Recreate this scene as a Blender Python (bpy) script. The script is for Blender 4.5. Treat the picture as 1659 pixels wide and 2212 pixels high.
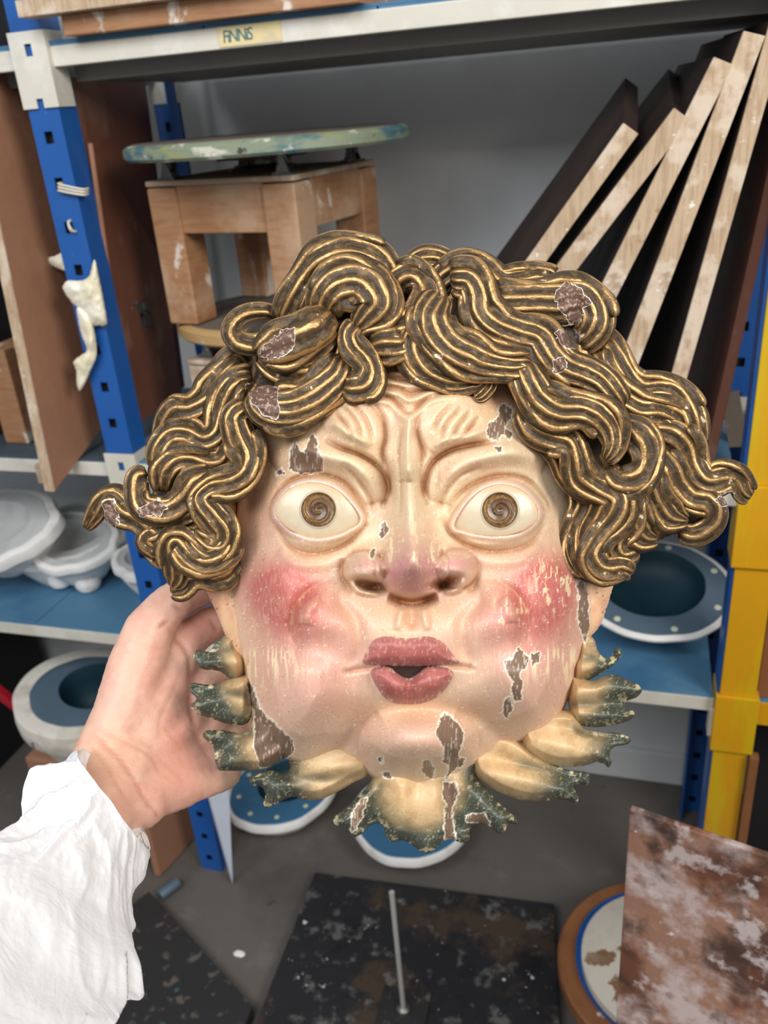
import bpy, bmesh, math, random
import numpy as np
from mathutils import Vector, noise as mnoise
rs = np.random.RandomState(7)
random.seed(7)
for o in list(bpy.data.objects): bpy.data.objects.remove(o)
SC = bpy.context.scene; COL = SC.collection

# ---------------------------------------------------------------- camera
W, H, F, CX, CY = 1659, 2212, 1835.0, 829.5, 1106.0
PI_, RO_, YA_, EYE = math.radians(25.47), math.radians(4.627), math.radians(17.743), 1.45
hd = np.array([-math.sin(YA_), math.cos(YA_), 0.]); ZZ = np.array([0, 0, 1.])
FWD = hd*math.cos(PI_) - ZZ*math.sin(PI_)
r0 = np.array([math.cos(YA_), math.sin(YA_), 0.]); u0 = np.cross(r0, FWD)
RT = r0*math.cos(RO_) - u0*math.sin(RO_); UP = r0*math.sin(RO_) + u0*math.cos(RO_)
CAM = np.array([0, 0, EYE])
cd = bpy.data.cameras.new('camera'); cam = bpy.data.objects.new('camera', cd); COL.objects.link(cam)
cd.sensor_fit = 'HORIZONTAL'; cd.sensor_width = 36.0; cd.lens = F/W*36.0; cd.clip_start = 0.02
from mathutils import Matrix
M3 = Matrix(((RT[0], UP[0], -FWD[0]), (RT[1], UP[1], -FWD[1]), (RT[2], UP[2], -FWD[2])))
cam.matrix_world = Matrix.Translation(CAM.tolist()) @ M3.to_4x4()
cd.dof.use_dof = True; cd.dof.focus_distance = 0.52; cd.dof.aperture_fstop = (cd.lens/1000)/0.0028
SC.camera = cam
# ---------------------------------------------------------------- world, light, exposure
w = bpy.data.worlds.new('world'); SC.world = w; w.use_nodes = True
w.node_tree.nodes['Background'].inputs[0].default_value = (0.95, 0.97, 1.0, 1)
w.node_tree.nodes['Background'].inputs[1].default_value = 0.36
def area(name, loc, target, size, size_y, power, col):
    ld = bpy.data.lights.new(name, 'AREA'); ld.shape = 'RECTANGLE'; ld.size = size; ld.size_y = size_y
    ld.energy = power; ld.color = col
    o = bpy.data.objects.new(name, ld); COL.objects.link(o); o.location = loc
    o.rotation_euler = (Vector(target)-Vector(loc)).to_track_quat('-Z', 'Y').to_euler(); return o
area('window_light', (1.45, -0.30, 2.30), (-0.25, 0.7, 1.0), 0.8, 0.9, 36, (1.0, 0.955, 0.89))
area('fill_light', (-0.7, -1.0, 2.85), (-0.6, 1.2, 0.9), 2.0, 1.2, 58, (0.93, 0.96, 1.0))  # added fill lamp without a real fixture, brightens the rack and back wall
vs = SC.view_settings; vs.view_transform = 'Standard'; vs.look = 'None'; vs.gamma = 1; vs.use_curve_mapping = False
vs.exposure = 0.05
SC.cycles.max_bounces = 6

# ---------------------------------------------------------------- helpers
def ray(u, v):
    u = np.asarray(u, float)[..., None]; v = np.asarray(v, float)[..., None]
    return FWD + RT*(u-CX)/F - UP*(v-CY)/F
def P(u, v, d): return CAM + ray(u, v)*np.asarray(d, float)[..., None]
def atY(u, v, Y):
    d = ray(u, v); return CAM + d*(Y/d[..., 1])[..., None]
def atZ(u, v, z):
    d = ray(u, v); return CAM + d*((z-EYE)/d[..., 2])[..., None]
def lin(c):
    c = np.asarray(c, float)/255.; return np.where(c <= .04045, c/12.92, ((c+.055)/1.055)**2.4)
def L4(c): return tuple(lin(c))+(1,)
_lat = np.random.RandomState(3).rand(256, 256)
def vn(x, y):
    xi = np.floor(x).astype(int); yi = np.floor(y).astype(int); fx = x-xi; fy = y-yi
    fx = fx*fx*(3-2*fx); fy = fy*fy*(3-2*fy)
    g = lambda i, j: _lat[i % 256, j % 256]
    return (g(xi, yi)*(1-fx)+g(xi+1, yi)*fx)*(1-fy)+(g(xi, yi+1)*(1-fx)+g(xi+1, yi+1)*fx)*fy
def fbm(x, y, o=4):
    s = 0; a = .5; t = 0
    for k in range(o): s = s+a*vn(x*2**k+17.3*k, y*2**k+5.1*k); t += a; a *= .5
    return s/t
def sstep(a, b, x):
    t = np.clip((x-a)/(b-a), 0, 1); return t*t*(3-2*t)
def catmull(pts, step=4.0, closed=False):
    p = np.asarray(pts, float); n = len(p)
    if closed: q = np.vstack([p[-1], p, p[0], p[1]])
    else: q = np.vstack([2*p[0]-p[1], p, 2*p[-1]-p[-2]])
    out = []
    for i in range(1, len(q)-2):
        a, b, c, d = q[i-1], q[i], q[i+1], q[i+2]; L = np.linalg.norm((c-b)[:2]); m = max(2, int(L/step))
        t = np.linspace(0, 1, m, endpoint=False)[:, None]
        out.append(.5*((2*b)+(-a+c)*t+(2*a-5*b+4*c-d)*t*t+(-a+3*b-3*c+d)*t**3))
    if not closed: out.append(q[-2][None])
    return np.vstack(out)
def segdist(X, Y, pl, closed=False):
    """distance to polyline and nearest point and param"""
    pl = np.asarray(pl, float); m = len(pl); best = np.full(X.shape, 1e18); nx = np.zeros(X.shape); ny = np.zeros(X.shape); tt = np.zeros(X.shape)
    for i in range(m if closed else m-1):
        a = pl[i]; b = pl[(i+1) % m]; d = b-a; l2 = d@d+1e-9
        t = np.clip(((X-a[0])*d[0]+(Y-a[1])*d[1])/l2, 0, 1)
        px = a[0]+t*d[0]; py = a[1]+t*d[1]; q = (X-px)**2+(Y-py)**2
        k = q < best; best = np.where(k, q, best); nx = np.where(k, px, nx); ny = np.where(k, py, ny); tt = np.where(k, (i+t)/max(1, m-1), tt)
    return np.sqrt(best), nx, ny, tt
def inside(X, Y, pl):
    pl = np.asarray(pl, float); r = np.zeros(X.shape, bool); m = len(pl)
    for i in range(m):
        x1, y1 = pl[i]; x2, y2 = pl[(i+1) % m]
        if y1 == y2: continue
        c = ((y1 > Y) != (y2 > Y)) & (X < (x2-x1)*(Y-y1)/(y2-y1)+x1); r ^= c
    return r
def sdist(X, Y, pl):
    d, nx, ny, t = segdist(X, Y, pl, True); return np.where(inside(X, Y, pl), d, -d), nx, ny

# ---- objects
def wloc(o):
    v = Vector((0, 0, 0))
    while o is not None: v += o.location; o = o.parent
    return np.array(v)
def tag(o, label=None, cat=None, group=None, kind=None):
    if label: o['label'] = label
    if cat: o['category'] = cat
    if group: o['group'] = group
    if kind: o['kind'] = kind
    return o
def empty(name, loc, label, cat, group=None):
    o = bpy.data.objects.new(name, None); COL.objects.link(o); o.location = loc; o.empty_display_size = .02
    return tag(o, label, cat, group)
def mk(name, V, Fc, mat, parent=None, origin=None, smooth=False, col=None, attrs=None):
    V = np.asarray(V, float)
    base = wloc(parent) if parent is not None else (np.asarray(origin, float) if origin is not None else np.array([V[:, 0].mean(), V[:, 1].mean(), V[:, 2].min()]))
    me = bpy.data.meshes.new(name); V2 = V-base
    if isinstance(Fc, np.ndarray) and Fc.ndim == 2:
        k = Fc.shape[1]; n = len(Fc)
        me.vertices.add(len(V)); me.vertices.foreach_set('co', V2.ravel())
        me.loops.add(n*k); me.loops.foreach_set('vertex_index', Fc.ravel().astype(np.int32))
        me.polygons.add(n); me.polygons.foreach_set('loop_start', np.arange(0, n*k, k, dtype=np.int32)); me.update(calc_edges=True)
    else:
        me.from_pydata(V2.tolist(), [], [list(map(int, f)) for f in Fc]); me.update()
    if smooth: me.polygons.foreach_set('use_smooth', np.ones(len(me.polygons), bool))
    if col is not None:
        a = me.color_attributes.new('Col', 'FLOAT_COLOR', 'POINT'); c = np.ones((len(V), 4)); c[:, :3] = col; a.data.foreach_set('color', c.ravel())
    for k, val in (attrs or {}).items():
        a = me.attributes.new(k, 'FLOAT', 'POINT'); a.data.foreach_set('value', np.asarray(val, float).ravel())
    me.materials.append(mat)
    o = bpy.data.objects.new(name, me); COL.objects.link(o)
    if parent is not None: o.parent = parent
    else: o.location = base
    return o
class MB:
    def __init__(s): s.v = []; s.f = []
    def add(s, V, Fc):
        n = len(s.v); s.v += [tuple(map(float, p)) for p in V]; s.f += [[i+n for i in f] for f in Fc]; return s
    def hexa(s, c):      # 8 corners: bottom 4 ccw, top 4
        return s.add(c, [(3, 2, 1, 0), (4, 5, 6, 7), (0, 1, 5, 4), (1, 2, 6, 5), (2, 3, 7, 6), (3, 0, 4, 7)])
    def box(s, x0, x1, y0, y1, z0, z1):
        return s.hexa([(x0, y0, z0), (x1, y0, z0), (x1, y1, z0), (x0, y1, z0), (x0, y0, z1), (x1, y0, z1), (x1, y1, z1), (x0, y1, z1)])
    def obox(s, c, ax, ay, az, sx, sy, sz):
        c = np.array(c, float); ax, ay, az = [np.array(a, float)/np.linalg.norm(a) for a in (ax, ay, az)]
        q = []
        for z in (-1, 1):
            for x, y in ((-1, -1), (1, -1), (1, 1), (-1, 1)): q.append(c+ax*x*sx/2+ay*y*sy/2+az*z*sz/2)
        return s.hexa(q)
    def tube(s, pts, r, n=10, cap=True):
        pts = np.asarray(pts, float); rr = np.full(len(pts), r) if np.isscalar(r) else np.asarray(r, float); V = []; 
        T = np.gradient(pts, axis=0); ref = np.array([0, 0, 1.]) if abs(T[0][2]) < .9*np.linalg.norm(T[0]) else np.array([1., 0, 0])
        for i in range(len(pts)):
            t = T[i]/(np.linalg.norm(T[i])+1e-12); a = np.cross(t, ref); a /= np.linalg.norm(a)+1e-12; b = np.cross(t, a); ref = np.cross(a, t)
            for k in range(n):
                q = 2*math.pi*k/n; V.append(pts[i]+rr[i]*(a*math.cos(q)+b*math.sin(q)))
        Fc = []
        for i in range(len(pts)-1):
            for k in range(n): Fc.append((i*n+k, i*n+(k+1) % n, (i+1)*n+(k+1) % n, (i+1)*n+k))
        if cap: Fc.append(list(range(n))[::-1]); Fc.append([(len(pts)-1)*n+k for k in range(n)])
        return s.add(V, Fc)
    def lathe(s, c, prof, n=48, rf=None, ax=None):
        """prof list of (r,z); rf(phi,i)->radius factor; ax=(X,Y,Z) frame"""
        c = np.array(c, float); X, Y, Z = ax if ax is not None else (np.array([1., 0, 0]), np.array([0, 1., 0]), ZZ)
        V = []
        for i, (r, z) in enumerate(prof):
            for k in range(n):
                q = 2*math.pi*k/n; f = rf(q, i) if rf else 1.; V.append(c+X*r*f*math.cos(q)+Y*r*f*math.sin(q)+Z*z)
        Fc = []
        for i in range(len(prof)-1):
            for k in range(n): Fc.append((i*n+k, i*n+(k+1) % n, (i+1)*n+(k+1) % n, (i+1)*n+k))
        Fc.append(list(range(n))[::-1]); Fc.append([(len(prof)-1)*n+k for k in range(n)])
        return s.add(V, Fc)
    def build(s, name, mat, parent=None, bevel=0, smooth=False, origin=None, label=None, cat=None, group=None, kind=None, seg=2):
        V = np.array(s.v)
        o = mk(name, V, s.f, mat, parent, origin)
        bm = bmesh.new(); bm.from_mesh(o.data); bmesh.ops.recalc_face_normals(bm, faces=bm.faces)
        if bevel: bmesh.ops.bevel(bm, geom=[e for e in bm.edges if e.calc_face_angle(0) > .6], offset=bevel, segments=seg, profile=.6, affect='EDGES', clamp_overlap=True)
        bm.to_mesh(o.data); bm.free()
        if smooth:
            for p in o.data.polygons: p.use_smooth = True
            try: o.data.set_sharp_from_angle(angle=.7)
            except Exception: pass
        return tag(o, label, cat, group, kind)

def relief(name, poly, zf, colf, mat, parent, step=2.6, back=.004, D=.575, posf=None, sharp=1.0, smooth=True, label=None):
    poly = np.asarray(poly, float)
    x = np.arange(poly[:, 0].min()-step, poly[:, 0].max()+2*step, step); y = np.arange(poly[:, 1].min()-step, poly[:, 1].max()+2*step, step)
    X, Y = np.meshgrid(x, y); d, nx, ny = sdist(X, Y, poly)
    ok = d > -step*.75; cell = ok[:-1, :-1] & ok[1:, :-1] & ok[:-1, 1:] & ok[1:, 1:] & ((d[:-1, :-1] > 0) | (d[1:, :-1] > 0) | (d[:-1, 1:] > 0) | (d[1:, 1:] > 0))
    X = np.where(d < 0, nx, X); Y = np.where(d < 0, ny, Y); d = np.maximum(d, 0)
    id_ = np.arange(X.size).reshape(X.shape); c = cell
    q = np.stack([id_[1:, :-1][c], id_[1:, 1:][c], id_[:-1, 1:][c], id_[:-1, :-1][c]], 1)
    used, inv = np.unique(q, return_inverse=True); q = inv.reshape(q.shape); U = X.ravel()[used]; V = Y.ravel()[used]; dd = d.ravel()[used]; n = len(used)
    # boundary edges
    e = np.concatenate([q[:, [0, 1]], q[:, [1, 2]], q[:, [2, 3]], q[:, [3, 0]]]); key = np.sort(e, 1)@np.array([n, 1]); u_, ix, ct = np.unique(key, return_index=True, return_counts=True); be = e[ix[ct == 1]]
    zt_ = zf(U, V, dd); zb = np.minimum(zt_-.0015, np.where(dd > 0, np.minimum(back, zt_-.0015), zt_-.0015)) if not callable(back) else back(U, V, dd, zt_)
    pf = posf or (lambda u, v, h: P(u, v, D-h))
    VV = np.vstack([pf(U, V, zt_), pf(U, V, zb)])
    Fc = np.vstack([q, q[:, ::-1]+n, np.stack([be[:, 1], be[:, 0], be[:, 0]+n, be[:, 1]+n], 1)])
    col = None
    if colf is not None: c1 = colf(U, V, dd); col = np.vstack([c1, c1*.7])
    return tag(mk(name, VV, Fc, mat, parent, smooth=smooth, col=col), label)

# ---- materials
def newmat(name):
    m = bpy.data.materials.new(name); m.use_nodes = True; nt = m.node_tree; b = nt.nodes['Principled BSDF']; return m, nt, b
def N(nt, t, **kw):
    n = nt.nodes.new(t)
    for k, v in kw.items():
        if k in n.inputs.keys(): n.inputs[k].default_value = v
        else: setattr(n, k, v)
    return n
def stained(name, base, spots=(), rough=.6, bump=.15, bscale=60, metal=0, grain=None, var=.12, spec=.5):
    """base colour, then blotches (colour, scale, threshold, softness, stretch)"""
    m, nt, b = newmat(name); lk = nt.links.new
    tc = N(nt, 'ShaderNodeTexCoord')
    nz = N(nt, 'ShaderNodeTexNoise', Scale=9.0, Detail=5.0); lk(tc.outputs['Object'], nz.inputs['Vector'])
    mx = N(nt, 'ShaderNodeMix', data_type='RGBA')
    c = lin(base); mx.inputs[6].default_value = tuple(c*(1-var))+(1,); mx.inputs[7].default_value = tuple(np.minimum(1, c*(1+var)))+(1,)
    lk(nz.outputs['Fac'], mx.inputs[0]); cur = mx.outputs[2]
    if grain:
        gs, dirn, gc, amt = grain
        mp = N(nt, 'ShaderNodeMapping'); mp.inputs['Scale'].default_value = dirn; lk(tc.outputs['Object'], mp.inputs['Vector'])
        g = N(nt, 'ShaderNodeTexNoise', Scale=gs, Detail=6.0, Distortion=.6); lk(mp.outputs[0], g.inputs['Vector'])
        r = N(nt, 'ShaderNodeMapRange'); r.inputs['From Min'].default_value = .42; r.inputs['From Max'].default_value = .68; r.inputs['To Max'].default_value = amt; lk(g.outputs['Fac'], r.inputs[0])
        m2 = N(nt, 'ShaderNodeMix', data_type='RGBA'); m2.inputs[7].default_value = L4(gc); lk(r.outputs[0], m2.inputs[0]); lk(cur, m2.inputs[6]); cur = m2.outputs[2]
    for i, sp in enumerate(spots):
        col, sc, th, so = sp[:4]; st = sp[4] if len(sp) > 4 else (1, 1, 1)
        mp = N(nt, 'ShaderNodeMapping'); mp.inputs['Scale'].default_value = st; mp.inputs['Location'].default_value = (3.1*i+1, 1.7*i, 2.3*i); lk(tc.outputs['Object'], mp.inputs['Vector'])
        g = N(nt, 'ShaderNodeTexNoise', Scale=float(sc), Detail=5.0, Roughness=.6); lk(mp.outputs[0], g.inputs['Vector'])
        r = N(nt, 'ShaderNodeMapRange'); r.inputs['From Min'].default_value = th; r.inputs['From Max'].default_value = th+so; r.inputs['To Max'].default_value = sp[5] if len(sp) > 5 else 1.; lk(g.outputs['Fac'], r.inputs[0])
        m2 = N(nt, 'ShaderNodeMix', data_type='RGBA'); m2.inputs[7].default_value = L4(col); lk(r.outputs[0], m2.inputs[0]); lk(cur, m2.inputs[6]); cur = m2.outputs[2]
    lk(cur, b.inputs['Base Color']); b.inputs['Roughness'].default_value = rough; b.inputs['Metallic'].default_value = metal; b.inputs['Specular IOR Level'].default_value = spec
    if bump:
        bz = N(nt, 'ShaderNodeTexNoise', Scale=float(bscale), Detail=5.0); lk(tc.outputs['Object'], bz.inputs['Vector'])
        bp = N(nt, 'ShaderNodeBump', Strength=bump, Distance=.004); lk(bz.outputs['Fac'], bp.inputs['Height']); lk(bp.outputs[0], b.inputs['Normal'])
    return m
def vcol(name, rough=.5, bump=.2, bscale=300, stretch=(1, 1, 1), spec=.5, sss=0, var=.06, coat=0):
    m, nt, b = newmat(name); lk = nt.links.new
    a = N(nt, 'ShaderNodeVertexColor'); a.layer_name = 'Col'
    tc = N(nt, 'ShaderNodeTexCoord'); mp = N(nt, 'ShaderNodeMapping'); mp.inputs['Scale'].default_value = stretch; lk(tc.outputs['Object'], mp.inputs['Vector'])
    nz = N(nt, 'ShaderNodeTexNoise', Scale=float(bscale), Detail=4.0); lk(mp.outputs[0], nz.inputs['Vector'])
    r = N(nt, 'ShaderNodeMapRange'); r.inputs['To Min'].default_value = 1-var; r.inputs['To Max'].default_value = 1+var; lk(nz.outputs['Fac'], r.inputs[0])
    mx = N(nt, 'ShaderNodeVectorMath', operation='SCALE'); lk(a.outputs['Color'], mx.inputs[0]); lk(r.outputs[0], mx.inputs['Scale'])
    lk(mx.outputs[0], b.inputs['Base Color']); b.inputs['Roughness'].default_value = rough; b.inputs['Specular IOR Level'].default_value = spec
    if sss: b.inputs['Subsurface Weight'].default_value = sss; b.inputs['Subsurface Radius'].default_value = (1, .35, .2); b.inputs['Subsurface Scale'].default_value = .006
    if coat: b.inputs['Coat Weight'].default_value = coat; b.inputs['Coat Roughness'].default_value = .3
    bp = N(nt, 'ShaderNodeBump', Strength=bump, Distance=.001); lk(nz.outputs['Fac'], bp.inputs['Height']); lk(bp.outputs[0], b.inputs['Normal'])
    return m
WS = (215, 205, 195)
M = {}
M['wall'] = stained('wall_paint', (208, 209, 208), [((140, 140, 140), 3, .55, .3, (1, 1, 1), .25), ((90, 80, 75), 22, .76, .02, (1, 1, 1), .6)], rough=.75, bump=.05)
M['floor'] = stained('concrete_floor', (98, 92, 86), [((60, 54, 50), 5, .5, .2, (1, 1, 1), .5), ((120, 116, 110), 14, .6, .1, (1, 1, 1), .3), ((50, 44, 40), 35, .68, .03, (1, 1, 1), .6)], rough=.6, bump=.1)
M['blue'] = stained('blue_enamel', (28, 86, 158), [((70, 130, 190), 30, .7, .05), (WS, 70, .74, .02)], rough=.38, bump=.05)
M['deck'] = stained('blue_deck', (78, 122, 152), [((45, 95, 140), 5, .5, .12, (1, 1, 1), .6), ((120, 150, 170), 8, .6, .15, (1, 1, 1), .35), (WS, 60, .77, .02)], rough=.55, bump=.1)
M['deckgrey'] = stained('grey_deck', (70, 84, 94), [((45, 55, 66), 6, .5, .2, (1, 1, 1), .5), ((110, 125, 135), 12, .62, .1, (1, 1, 1), .4), (WS, 60, .77, .02)], rough=.6, bump=.1)
M['under'] = stained('grey_metal_underside', (120, 118, 112), rough=.5, bump=.05)
M['cream'] = stained('cream_enamel', (205, 200, 186), [((150, 138, 115), 25, .68, .04, (1, 1, 1), .6), ((120, 105, 85), 60, .72, .02), ((225, 222, 214), 14, .55, .1, (1, 1, 1), .5)], rough=.5, bump=.08)
M['yellow'] = stained('yellow_tape', (206, 150, 20), [((200, 172, 20), 6, .5, .1, (3, 3, .4), .7), ((205, 120, 20), 12, .68, .06, (1, 1, 1), .5)], rough=.4, bump=.15, bscale=25)
M['brown'] = stained('brown_plywood', (156, 112, 86), [((112, 70, 50), 5, .48, .25, (1, 1, .5), .6), ((165, 125, 100), 9, .58, .15, (1, 1, .6), .5), ((205, 190, 178), 30, .68, .06, (1.5, 1.5, .5), .8), (WS, 90, .73, .02)], rough=.55, bump=.15)
M['darkbrown'] = stained('dark_brown_board', (112, 68, 50), [((72, 40, 28), 5, .48, .25, (1, 1, .5), .6), ((150, 112, 92), 12, .55, .12, (1, 1, .6), .6), ((190, 170, 155), 34, .7, .05, (1.5, 1.5, .5), .7)], rough=.5, bump=.12)
M['blackbrown'] = stained('dark_board_face', (44, 32, 27), [((70, 52, 42), 6, .5, .2, (1, 1, .5), .6)], rough=.6, bump=.1)
M['edge'] = stained('raw_board_edge', (190, 165, 136), [((215, 198, 178), 18, .5, .1, (1, 1, 1), .7), ((140, 108, 80), 26, .62, .06, (1, 1, 1), .6), ((232, 224, 212), 50, .66, .04)], rough=.7, bump=.25, grain=(40, (6, 6, .6), (150, 118, 86), .6))
M['wood'] = stained('stained_pine', (164, 122, 86), [((146, 92, 56), 7, .5, .2, (1, 1, .5), .6), ((192, 164, 136), 8, .5, .15, (1, 1, 1), .6), ((222, 212, 200), 15, .59, .05, (1, 1, .6), .85), ((222, 212, 200), 5, .62, .04, (1.5, 1.5, .6), .8), ((70, 45, 32), 14, .72, .03)], rough=.6, bump=.2, grain=(18, (1, 1, 7), (140, 88, 52), .55))
M['woodpale'] = stained('plaster_stained_wood', (170, 146, 122), [((215, 200, 182), 12, .52, .1, (1, 1, 1), .7), ((120, 85, 60), 10, .6, .1, (1, 1, 1), .6)], rough=.7, bump=.25)
M['discgrey'] = stained('worn_grey_disc', (104, 94, 84), [((70, 60, 52), 8, .5, .15, (1, 1, 1), .6), ((150, 140, 128), 14, .6, .1, (1, 1, 1), .6)], rough=.6, bump=.2)
M['discedge'] = stained('tan_disc_edge', (176, 142, 92), [((206, 196, 176), 12, .52, .1, (1, 1, 1), .7), ((196, 150, 60), 7, .56, .1, (1, 1, 1), .6)], rough=.6, bump=.2)
M['discpaint'] = stained('painted_disc', (128, 138, 116), [((52, 98, 112), 9, .5, .1, (1, 1, 3), .85), ((150, 148, 88), 12, .55, .08, (1, 1, 3), .7), ((205, 202, 186), 16, .58, .05, (1, 1, 2), .8), ((60, 55, 50), 28, .66, .04)], rough=.45, bump=.2)
M['steel'] = stained('dull_steel', (120, 118, 112), [((200, 198, 190), 40, .55, .1), ((70, 55, 45), 30, .62, .06)], rough=.4, metal=.8, bump=.1)
M['rodsteel'] = stained('bright_rod_steel', (190, 188, 182), [((120, 112, 100), 30, .6, .06)], rough=.35, metal=.3, bump=.05)
M['plaster'] = stained('white_plaster', (232, 229, 224), [((176, 170, 160), 10, .52, .2, (1, 1, 1), .6), ((190, 165, 130), 16, .66, .08, (1, 1, 1), .5)], rough=.85, bump=.3, bscale=45)
M['plastergrey'] = stained('grey_plaster_face', (190, 190, 188), [((140, 142, 144), 9, .5, .2, (1, 1, 1), .6)], rough=.75, bump=.15)
M['plasterdirty'] = stained('dirty_plaster', (224, 217, 204), [((160, 148, 128), 9, .52, .15, (1, 1, 1), .6), ((90, 78, 66), 17, .63, .04, (1, 1, 1), .9)], rough=.85, bump=.35, bscale=40)
M['mouldblue'] = stained('blue_silicone', (62, 108, 142), [((44, 88, 124), 6, .5, .2, (1, 1, 1), .6), ((96, 132, 156), 12, .62, .1, (1, 1, 1), .5)], rough=.45, bump=.06)
M['mouldslate'] = stained('slate_blue_silicone', (86, 104, 118), [((62, 80, 96), 6, .5, .2, (1, 1, 1), .6)], rough=.45, bump=.06)
M['teal'] = stained('dark_teal_silicone', (10, 48, 60), [((6, 30, 42), 5, .5, .2, (1, 1, 1), .7)], rough=.6, bump=.05)
M['dot'] = stained('pale_dot', (205, 202, 180), rough=.7)
M['black'] = stained('black_painted_board', (36, 36, 38), [((84, 66, 48), 9, .52, .1, (1, 1, 1), .6), ((120, 118, 114), 26, .56, .1, (1, 1, 1), .6), ((20, 20, 23), 11, .55, .1, (1, 1, 1), .7), ((205, 202, 198), 60, .685, .02)], rough=.5, bump=.15)
M['blackscuff'] = stained('black_scuffed_board', (42, 41, 42), [((118, 92, 62), 3.4, .6, .03, (1, 1, 1), .9), ((70, 110, 112), 16, .64, .04, (1, 1, 1), .7), ((120, 112, 100), 40, .58, .08, (1, 1, 1), .5)], rough=.5, bump=.15)
M['stainboard'] = stained('paint_stained_board', (152, 112, 92), [((202, 186, 182), 16, .48, .12, (1, 1, 1), .75), ((98, 58, 40), 11, .47, .1, (1, 1, 1), .9), ((60, 44, 38), 13, .52, .1, (1, 1, 1), .85), ((206, 192, 188), 30, .56, .08, (1, 1, 1), .7), ((70, 130, 122), 9, .66, .03), ((196, 130, 60), 8, .68, .05, (1, 1, 1), .6), ((232, 226, 222), 40, .7, .03)], rough=.5, bump=.2)
M['rust'] = stained('orange_brown_wood', (136, 88, 54), [((100, 58, 34), 8, .5, .15, (1, 1, 1), .7), ((220, 210, 196), 20, .68, .04)], rough=.5, bump=.15)
M['whitepatch'] = stained('white_painted_wood', (206, 198, 184), [((130, 96, 66), 9, .62, .02), ((180, 170, 156), 20, .5, .2, (1, 1, 1), .5)], rough=.6, bump=.15)
M['white'] = stained('white_panel', (196, 202, 214), rough=.6, bump=.05)
M['dark'] = stained('dark_interior', (26, 25, 27), rough=.7)
M['red'] = stained('red_plastic', (170, 24, 40), rough=.4)
M['latex'] = stained('cream_latex', (226, 216, 186), [((238, 234, 222), 12, .5, .1, (1, 1, 1), .7)], rough=.5, bump=.2, bscale=40)
M['cord'] = stained('pale_string', (214, 204, 184), rough=.8)
M['ink'] = stained('teal_marker_ink', (56, 110, 112), rough=.7)
M['mtape'] = stained('masking_tape', (214, 196, 148), [((190, 180, 158), 14, .52, .1, (1, 1, 1), .7)], rough=.7)

# ================================================================ SETTING
YF, YB = 1.141, 1.51            # front and rear faces of the rack
def st(name, mb, mat, **k): return mb.build(name, mat, kind='structure', **k)
st('floor', MB().box(-3.2, 1.8, -1.5, 1.60, -.05, 0), M['floor'])
st('wall_back', MB().box(-3.2, 1.8, 1.60, 1.68, 0, 2.7), M['wall'])
st('baseboard_back', MB().box(-3.2, 1.8, 1.585, 1.60, 0, .085), M['wall'], bevel=.003)

# ================================================================ RACK
rack = empty('storage_rack', (-.3, 1.3, 0), 'blue steel storage rack with cream beams and blue shelf panels against the grey wall', 'rack')
holesZ = None
def post(x0, x1, yf, deep, mat=M['blue'], front=True, flip=1):
    """L-section post, 45 mm front flange with a row of square holes"""
    mb = MB(); t = .003; wd = x1-x0; hx0 = x0+wd*.34; hx1 = x0+wd*.62
    y0, y1 = (yf, yf+t)
    mb.box(x0, hx0, y0, y1, 0, 2.05); mb.box(hx1, x1, y0, y1, 0, 2.05)
    z = 0
    for k in range(32):
        zc = .0355+k*.06125
        mb.box(hx0, hx1, y0, y1, z, zc-.008); z = zc+.008
    mb.box(hx0, hx1, y0, y1, z, 2.05)
    sx = x1 if flip > 0 else x0
    mb.box(sx-t if flip > 0 else sx, sx if flip > 0 else sx+t, min(yf, yf+deep)+t, max(yf, yf+deep)+t, 0, 2.05)
    mb.build('post', mat, rack)
    MB().box(x0+.004, x1-.004, yf+.012, yf+.013, 0, 2.05).build('hole_shade_sheet', M['dark'], rack)  # dark sheet added behind the holes, stands for the shade inside them
post(-.840, -.790, YF-.004, .04)
post(-.853, -.803, YB, -.04)
post(.146, .196, YF-.004, .04, flip=-1)
post(.146, .196, YB, -.04, flip=-1)
bays = [(-1.86, -.842), (-.788, .144), (.198, 1.15)]
for zi, zt in enumerate((1.558, .945, .592)):
    for bi, (xa, xb) in enumerate(bays):
        MB().box(xa, xb, YF, YF+.022, zt-.027, zt-.002).build('front_beam', M['cream'], rack, bevel=.0015)
        MB().box(xa, xb, YB, YB+.012, zt-.04, zt-.006).build('rear_beam', M['under'], rack)
        n = 4; wv = (xb-xa)/n
        for k in range(n):
            MB().box(xa+k*wv+.0012, xa+(k+1)*wv-.0012, YF+.001, YB+.03, zt-.004, zt+.001).build('shelf_panel', M['deckgrey'] if (zi == 1 and bi == 0) else M['deck'], rack, bevel=.0008)
        if zi == 0:
            MB().box(xa, xb, YF+.05, YB, zt-.045, zt-.006).build('shelf_stiffener', M['under'], rack)
            MB().box(xa, xb, YF+.0005, YF+.03, zt+.001, zt+.0045).build('mat_edge', M['mouldblue'], rack, label='ribbed dark blue rubber mat edge')
    # cream connector sleeves, on the left front post and the rear ones
    for (cx, yy) in ((-.815, YF-.008),):
        sl = MB(); sl.box(cx-.029, cx-.0055, yy, yy+.002, zt-.076, zt+.018); sl.box(cx+.0055, cx+.029, yy, yy+.002, zt-.076, zt+.018)
        sl.box(cx-.0055, cx+.0055, yy, yy+.002, zt-.064, zt-.012); sl.box(cx-.0055, cx+.0055, yy, yy+.002, zt+.003, zt+.018)
        sl.box(cx+.027, cx+.029, yy+.002, yy+.04, zt-.076, zt+.018)
        sl.build('beam_connector', M['cream'], rack)
    for cx in (-.828, .171):
        MB().box(cx-.028, cx+.028, YB-.003, YB-.001, zt-.076, zt+.01).build('beam_connector', M['cream'], rack)
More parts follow.
